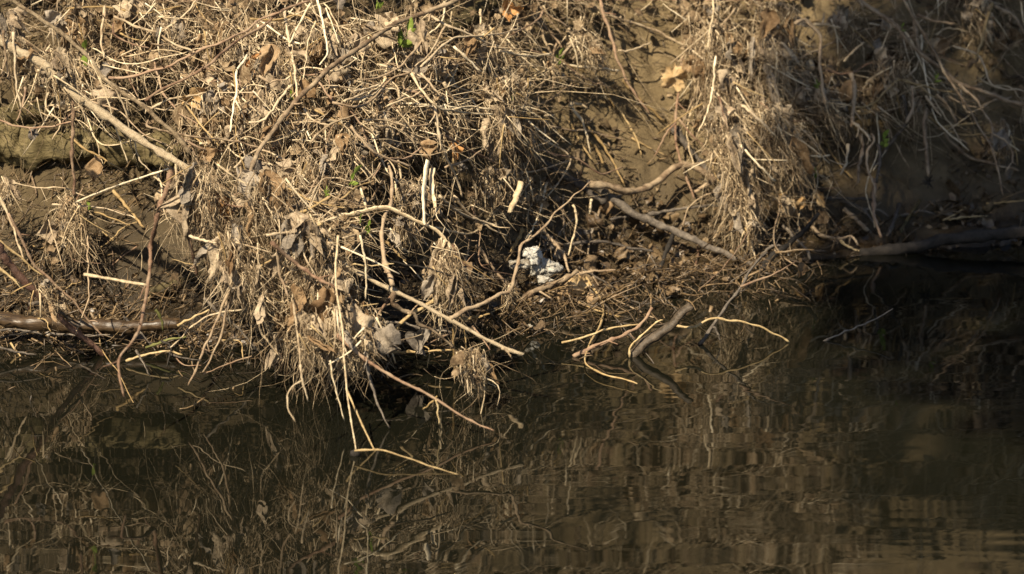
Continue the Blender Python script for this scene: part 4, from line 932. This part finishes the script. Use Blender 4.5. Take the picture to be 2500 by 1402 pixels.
# --- single dead leaves
def leafmesh(name, seed, lobed=False):
    r = np.random.default_rng(seed)
    if not lobed:
        vv, qq = sheet(10, 14, r.uniform(.5, .8), 1.0, .15, seed, .4, drape=r.uniform(-.2, .35)); T = None
        vv[:, 1] += .15 * np.sin(vv[:, 2] * 3); Qd = qq
    else:
        A = np.linspace(0, 2 * np.pi, 61)[:-1]
        rad = .46 + .06 * np.cos(5 * A) + .045 * np.cos(11 * A + 1) + r.normal(0, .035, 60)
        rad *= 1 - .25 * np.cos(A) ** 8 * (np.cos(A) > 0)
        rings = [np.stack([np.sin(A) * rad * f, 0 * A, np.cos(A) * rad * f - .45], -1) for f in (.02, .35, .7, 1.0)]
        vv = np.concatenate(rings); vv[:, 1] += .13 * fbm(vv * 4 + seed, 3) + .12 * vv[:, 0] ** 2
        idx = np.arange(240).reshape(4, 60)
        Qd = np.stack([idx[:-1], np.roll(idx[:-1], -1, 1), np.roll(idx[1:], -1, 1), idx[1:]], -1).reshape(-1, 4)
    return vv, Qd
LEAF = [leafmesh("leaf", 40 + k) for k in range(8)]; LOBED = [leafmesh("leaf", 70 + k, True) for k in range(3)]
LMESH = {}
def leaf(cx, cy, size, mat, label, d=('t', .08), tilt=0, lobed=False, group=None, seed=None, stalk=True, yaw=None, pitch=None):
    seed = int(seed if seed is not None else cx * 3 + cy * 5); r = np.random.default_rng(seed)
    k = seed % (3 if lobed else 8)
    key = (lobed, k, mat)
    if key not in LMESH:
        vv, qq = (LOBED if lobed else LEAF)[k]
        tmp = mk("dead_leaf", vv, qq, mat=M[mat], origin=ZH); LMESH[key] = tmp.data; bpy.data.objects.remove(tmp)
    o = bpy.data.objects.new("dead_leaf", LMESH[key]); COL.objects.link(o)
    Yv = depthY(d, np.array([cx], float), np.array([cy], float))[0]
    o.location = W(np.array([cx]), np.array([cy - size * .5 * math.cos(tilt)]), np.array([Yv]))[0]
    o.scale = (size * 1e-3,) * 3
    o.rotation_euler = (r.normal(0, .35) if pitch is None else pitch, tilt, r.normal(0, .5) if yaw is None else yaw)
    tag(o, label, "leaf", group)
    if stalk:
        key2 = "stalk" + mat
        if key2 not in LMESH:
            P = spline(np.array([(0, 0, -.03), (.02, .01, .14), (-.03, 0, .3)]), 6); vv, qq = tubes(P[None], np.full((1, 6), .018), 5)
            tmp = mk("leaf_stalk", vv, qq, mat=M["brown"], origin=ZH); LMESH[key2] = tmp.data; bpy.data.objects.remove(tmp)
        s_ = bpy.data.objects.new("leaf_stalk", LMESH[key2]); COL.objects.link(s_); s_.parent = o
    return o
leaf(1651, 195, 78, "leaftan", "orange tan lobed leaf hanging over the bare mud", b_(.12), lobed=True, tilt=.15, yaw=.2, pitch=.1)
leaf(1722, 175, 70, "leaf", "flat brown leaf hanging left of the right clump", b_(.18), tilt=.05, yaw=.2, pitch=.1)
leaf(500, 500, 70, "leaforange", "orange rust leaf, left of the pair under the main branch", t_(.02), tilt=.1, yaw=.4)
leaf(536, 505, 75, "leaforange", "orange rust leaf, right of the pair under the main branch", t_(.02), tilt=-.15, yaw=.6)
leaf(1418, 700, 62, "leaftan", "curled tan leaf with toothed edge at the waterline", w_(735), lobed=True, tilt=.3, yaw=.3, pitch=0)
leaf(1440, 728, 34, "leaf", "small brown leaf stuck under the toothed one", w_(738), tilt=-.3)
leaf(1484, 500, 50, "leaf", "pointed grey brown leaf on the wet mud", b_(.04), tilt=.1, yaw=.1, pitch=.1)
leaf(1920, 488, 48, "leaftan", "rounded orange tan leaf, left of three at the right bank", b_(.12), tilt=.8, lobed=False)
leaf(1990, 482, 50, "leaftan", "rounded tan leaf, right of three at the right bank", b_(.12), tilt=-.6)
leaf(1962, 498, 34, "leaftan", "small tan leaf between two bigger ones, right bank", b_(.13), tilt=.2)
leaf(1945, 655, 46, "leaf", "curled leaf on the tip of the forked water twig", w_(820), tilt=.1, yaw=1.0)
leaf(1105, 365, 55, "leaforange", "rust brown leaf on the reddish twig, centre", t_(.03), tilt=-.2)
leaf(500, 240, 75, "leaftan", "pale tan leaf right of the second branch", t_(.03), tilt=.9, yaw=.2)
leaf(640, 165, 75, "leaforange", "rusty leaf in shade left of the long brown stem", t_(-.02), tilt=.4)
leaf(85, 325, 34, "leafgrey", "grey leaf dangling from the drooping reddish twig", t_(.11), tilt=.2, yaw=.3)
leaf(1052, 155, 75, "matgrey", "pale grey leaf lying in the upper centre tangle", t_(.1), tilt=1.3, yaw=.1, pitch=.2)
leaf(600, 400, 55, "leafgrey", "pointed grey leaf right of the main branch bend", t_(.1), tilt=-.8)
leaf(240, 410, 60, "leaf", "brown leaf beside the upright reddish stem", t_(.02), tilt=.1)
leaf(1045, 835, 75, "leafgrey", "dark wet leaf in shade behind the main branch tip", w_(915), tilt=.5)
leaf(800, 745, 85, "leaf", "curled brown leaf in the big clump's middle", w_(1015), tilt=.2, yaw=.2)
leaf(860, 785, 85, "mat", "large silty grey curled leaf on the big clump", w_(1025), tilt=-.2, yaw=.1, pitch=-.2)
leaf(900, 825, 80, "matgrey", "wide grey leaf sticking out right from the big clump", w_(1020), tilt=-1.1, yaw=.1)
leaf(770, 810, 80, "mat", "silty brown leaf hanging low on the big clump", w_(1020), tilt=.05, yaw=.2, pitch=0)
leaf(738, 790, 65, "mat", "silty leaf on the big clump's left edge", w_(1022), tilt=.15, yaw=.3, pitch=0)
leaf(1275, 25, 60, "leaforange", "reddish leaf at the top edge left of the mud", t_(.08), tilt=1.2)
leaf(1880, 60, 80, "leaf", "reddish brown leaf near the top of the right clump", t_(.1), tilt=.3)
leaf(2320, 110, 60, "leaf", "dull brown leaf on the shaded mud, upper right", b_(.03), tilt=.9)
leaf(2450, 345, 60, "leafgrey", "grey leaf in the far right rag", t_(.1), tilt=.2)
leaf(2395, 8, 34, "matgrey", "whitish leaf at the top right corner", t_(.1), tilt=.4)

# --- uncounted look-alikes: loose twigs and loose leaves, region by region
REG = [("upper left tangle", BLOBS[[0, 1, 31, 32, 35]], 48, 24), ("top centre tangle", BLOBS[[2, 3, 4]], 52, 24), ("middle tangle", BLOBS[[6, 7, 8, 9, 19]], 62, 34), ("lower hanging tangle", BLOBS[[10, 11, 12, 13, 14]], 44, 30),
       ("right hanging clump", BLOBS[[20, 21, 22, 23, 24]], 34, 30), ("shaded right tangle", BLOBS[[26, 27, 28]], 28, 18), ("left mud slope", np.array([(200, 620, 230, 170, 1.0)]), 18, 14), ("wet mud by the foam", np.array([(1350, 600, 230, 120, 1.0)]), 16, 16)]
for name, bl, nt_, nl in REG:
    low = "mud" in name
    px, py = blobsample(nt_, bl)
    for i in range(nt_):
        a = math.radians(random.choice([random.gauss(40, 22), random.gauss(85, 25), random.gauss(-30, 25), random.gauss(20, 20)])); l = random.uniform(70, 300)
        m = [(0, 0), (l * .33, random.gauss(0, l * .09)), (l * .66, random.gauss(0, l * .12)), (l, random.gauss(0, l * .16))]
        pts = [(px[i] + u * math.cos(a) - v * math.sin(a), py[i] + u * math.sin(a) + v * math.cos(a)) for u, v in m]
        mt = random.choice(["tan", "tan", "brown", "straw", "dull", "brown", "straw", "red"] if not low else ["dull", "brown", "red", "dark", "grey"])
        r_ = random.uniform(1.5, 3.6)
        d = ('b', random.uniform(.01, .05)) if low else ('t', random.uniform(-.08, .1))
        twig("loose_twig", mt, r_, r_ * .75, 0, pts, "%s %s %s, loose in the %s" % ("long" if l > 180 else "short", {"tan": "pale tan twig", "brown": "brown twig", "straw": "cream straw", "dull": "dull ochre straw", "red": "reddish twig", "dark": "dark wet twig", "grey": "grey twig"}[mt], "hanging upright" if abs(math.cos(a)) < .42 else ("sloping down right" if math.sin(a) > .3 else ("rising right" if math.sin(a) < -.3 else "lying level")), name), d, cat="twig", group="loose twigs in the " + name, K=5, shoots=1 if random.random() < .25 else 0)
    nl = int(nl * .65); px, py = blobsample(nl, bl)
    for i in range(nl):
        sz = random.uniform(28, 66); tl = random.uniform(-1.4, 1.4); mt = random.choice(["leaf", "leaf", "mat", "mat", "mat", "leafgrey"] if not low else ["wetleaf", "wetleaf", "wetleaf", "leafgrey"])
        leaf(px[i], py[i], sz, mt, "%s %s dead leaf %s, loose in the %s" % ("small" if sz < 46 else "larger", {"leaf": "brown", "leafgrey": "dark grey", "wetleaf": "damp dark brown", "mat": "silty tan", "matgrey": "pale grey", "leaftan": "orange tan"}[mt], "hanging down" if abs(tl) < .5 else ("tipped left" if tl > 0 else "tipped right"), name),
             ('b', random.uniform(.008, .03)) if low else ('t', random.uniform(-.06, .09)), tilt=tl, group="loose leaves in the " + name, seed=random.randrange(10 ** 6), stalk=False)

for i in range(34):
    x = random.uniform(-20, 1280); rw = float(np.interp(x, _wx, _wr)) + abs(random.gauss(0, 40)); y = rw - random.uniform(5, 60)
    a = math.radians(random.choice([25, 50, 75, 105, 150, -15]) + random.gauss(0, 9)); l = random.uniform(60, 170); mt = random.choice(["dark", "red", "dull", "oldwood", "grey"])
    pts = [(x + u * l * math.cos(a) - v * math.sin(a), y - u * l * .35 * 0 + u * l * math.sin(a) * .6 + v) for u, v in ((0, 0), (.5, random.gauss(0, 8)), (1, random.gauss(0, 5)))]
    zone = "left of the hanging stem" if x < 330 else ("below the ragged clump" if x < 650 else ("under the big clump" if x < 950 else "under the main branch tip"))
    twig("sodden_twig", mt, random.uniform(2.2, 4), 1.8, 0, pts, "%s sodden %s twig %s at the water edge %s" % ("long" if l > 115 else "short", {"dark": "black", "red": "reddish", "dull": "ochre", "oldwood": "dark brown", "grey": "grey"}[mt], "standing up" if abs(math.cos(a)) < .5 else "lying", zone), w_(rw), w_(rw + 25), cat="twig", group="sodden twigs along the water edge", K=5)

for i in range(26):
    x = random.uniform(1180, 1880); rw = float(np.interp(x, _wx, _wr)) + abs(random.gauss(0, 45)) - 5; mt = random.choice(["wetleaf", "wetleaf", "leaf"])
    leaf(x, rw - 6, random.uniform(26, 54), mt, "%s sodden leaf %s" % ({"wetleaf": "dark brown", "leaf": "lighter brown"}[mt], "stuck at the water edge by the foam" if x < 1450 else ("lying near the thick dead stick" if x < 1700 else "lying near the forked water twig")), w_(rw), tilt=random.uniform(-1.5, 1.5), group="sodden leaves at the right water edge", seed=random.randrange(10 ** 6), stalk=False, pitch=random.uniform(.6, 1.4))

# --- fresh green shoots
def sprig(cx, cy, size, n, label, d=('t', .12), lean=0.2, wide=.34, name="green_shoot"):
    r = np.random.default_rng(int(cx + cy * 3))
    Yv = depthY(d, np.array([cx], float), np.array([cy], float))[0]
    base = W(np.array([cx]), np.array([cy + size * .5]), np.array([Yv]))[0]
    root = empty(name, base); tag(root, label, "plant", "fresh green shoots sprouting in the debris")
    top = base + np.array([lean * size * .3e-3, -.004, size * .6e-3])
    P = spline(np.array([base, (base + top) / 2 + [.002, 0, 0], top]), 6)
    v, q = tubes(P[None], np.linspace(.0016, .0009, 6)[None], 5); mk("stem", v, q, mat=M["green"], parent=root, origin=base)
    for i in range(n):
        f = i / max(n - 1, 1); a = (-1) ** i * r.uniform(.45, 1.25) * (1.15 - .8 * f) + lean * .5
        s0 = P[int(np.clip(1 + f * 4, 0, 5))]
        l = size * r.uniform(.42, .62) * 1e-3
        u = np.linspace(0, 1, 7)[:, None]; t = np.linspace(-1, 1, 3)[None]
        wv = np.sin(np.pi * u ** .8) * wide * l * .5
        x = t * wv; zz = u * l + 0 * t; yv = -.25 * l * u ** 2 + .35 * np.abs(x) + 0 * t
        vv = np.stack([x, yv, zz], -1).reshape(-1, 3) @ rot(r.normal(-.1, .3), a, r.normal(0, .6)).T + s0
        idx = np.arange(21).reshape(7, 3); qq = np.stack([idx[:-1, :-1], idx[:-1, 1:], idx[1:, 1:], idx[1:, :-1]], -1).reshape(-1, 4)
        mk("leaf", vv, qq, mat=M["green"], parent=root, origin=s0)
sprig(2155, 338, 46, 5, "brightest green shoot, on the shaded bank at the right", wide=.5)
sprig(2282, 185, 34, 4, "green shoot on the sloping branch, far right")
sprig(1992, 204, 30, 4, "yellow green shoot on the bent brown twig")
sprig(2200, 66, 26, 3, "small green shoot on the sloping branch near the top")
sprig(1990, 422, 28, 4, "dim green shoot low beside the right clump")
sprig(1362, 138, 44, 7, "feathery green shoot at the left rim of the bare mud", b_(.16))
sprig(972, 82, 70, 6, "leafy green sprig beside the long brown stem, top centre", lean=1.2, wide=.45)
sprig(808, 88, 50, 4, "narrow green shoot right of the bent reed", wide=.3)
sprig(852, 428, 50, 3, "ribbed green leaf shoot in the upper middle", lean=.9, wide=.5)
sprig(896, 555, 34, 5, "tiny star shaped green shoot above the big clump")
sprig(878, 532, 26, 3, "tiny green shoot left of the star shaped one")
sprig(918, 4, 40, 2, "broad green leaf at the top edge, centre", wide=.7)
sprig(195, 122, 56, 2, "broad bright green leaf on the debris, top left", lean=.9, wide=.9)
sprig(216, 503, 20, 2, "small round green leaf under the straight cream straw", wide=.9)
sprig(738, 452, 32, 2, "dark green leaf deep in the middle tangle", t_(-.04), wide=.7)
sprig(708, 232, 26, 2, "green leaf peeping out left of the long brown stem", t_(.02), wide=.8)
sprig(1250, 235, 22, 3, "small green shoot left of the bare mud")
sprig(1815, 575, 26, 4, "green tuft at the tip of the fibre tail", b_(.16))
sprig(795, 465, 30, 4, "small yellow green shoot above the arched reed's left end")

# --- white foam scraps at the water edge
def foam(cx, cy, outline, thick, label, d):
    """outline: radius in mm for evenly spaced angles"""
    seed = int(cx + cy); Yv = depthY(d, np.array([cx], float), np.array([cy], float))[0]
    c = W(np.array([cx]), np.array([cy]), np.array([Yv]))[0]
    th = np.linspace(0, 2 * np.pi, 73)[:-1]; ph = np.linspace(-np.pi / 2, np.pi / 2, 15)
    o = np.asarray(outline, float); o = np.concatenate([o, o[:1]])
    rad = np.interp(th, np.linspace(0, 2 * np.pi, len(o)), o) * 1e-3
    TH, PH = np.meshgrid(th, ph); RD = np.interp(TH, th, rad)
    sq = np.sign(np.cos(PH)) * np.abs(np.cos(PH)) ** .6
    p = np.stack([np.cos(TH) * RD * sq, np.sin(PH) * thick * 1e-3, np.sin(TH) * RD * sq], -1)
    p = p * (1 + .34 * fbm(p * 75 + seed, 3)[..., None]) * .93 + .0035 * vnoise(p * 240 + seed)[..., None]
    p = p @ rot(-.5, 0, .1).T + c
    idx = np.arange(p.shape[0] * 72).reshape(-1, 72)
    Q = np.stack([idx[:-1], np.roll(idx[:-1], -1, 1), np.roll(idx[1:], -1, 1), idx[1:]], -1).reshape(-1, 4)
    tag(mk("foam_scrap", p, Q, mat=M["foam"], origin=c), label, "foam", "white foam scraps at the water edge")
foam(1297, 624, [26, 24, 25, 22, 20, 26, 24, 17, 18, 22, 27, 26], 15, "upper lump of white foam on the wet mud", b_(.13))
foam(1264, 648, [30, 24, 15, 12, 15, 25, 27, 19, 12, 11, 12, 20], 11, "narrow left lump of white foam on the wet mud", b_(.16))
foam(1327, 653, [46, 32, 23, 25, 28, 36, 38, 26, 20, 21, 24, 34], 18, "largest lump of white foam, wide and crumpled", b_(.1))
foam(1333, 685, [22, 14, 9, 9, 12, 20, 20, 12, 8, 8, 9, 14], 8, "flat white foam scrap below the largest lump", w_(740))
foam(1297, 797, [11, 8, 5, 4, 5, 9, 11, 8, 4, 4, 5, 8], 4, "tiny white foam scrap floating on the water", w_(800))
# dark seed head, far right
def seed_head():
    c = W(np.array([2266]), np.array([445]), Ytan(np.array([2266.]), np.array([445.])) - .06)[0]
    root = empty("seed_head", c); tag(root, "spiky black seed head below the straight upright twig", "seed head")
    for k in range(26):
        d = RNG.normal(size=3); d /= np.linalg.norm(d); e = c + d * RNG.uniform(.012, .024)
        v, q = tubes(np.stack([c, (c + e) / 2, e])[None], np.array([[.003, .002, .0008]]), 4); mk("spike", v, q, mat=M["dark"], parent=root, origin=c)
seed_head()
# dark blob of bark where the bent straw meets the water
v, q = tubes(W(np.array([855., 866, 878]), np.array([1107., 1108, 1110]), np.full(3, float(Yrow(1112))))[None], np.array([[.006, .011, .006]]), 9)
tag(mk("bark_lump", v, q, mat=M["dark"]), "small wet black lump floating where two straws meet the water", "bark")
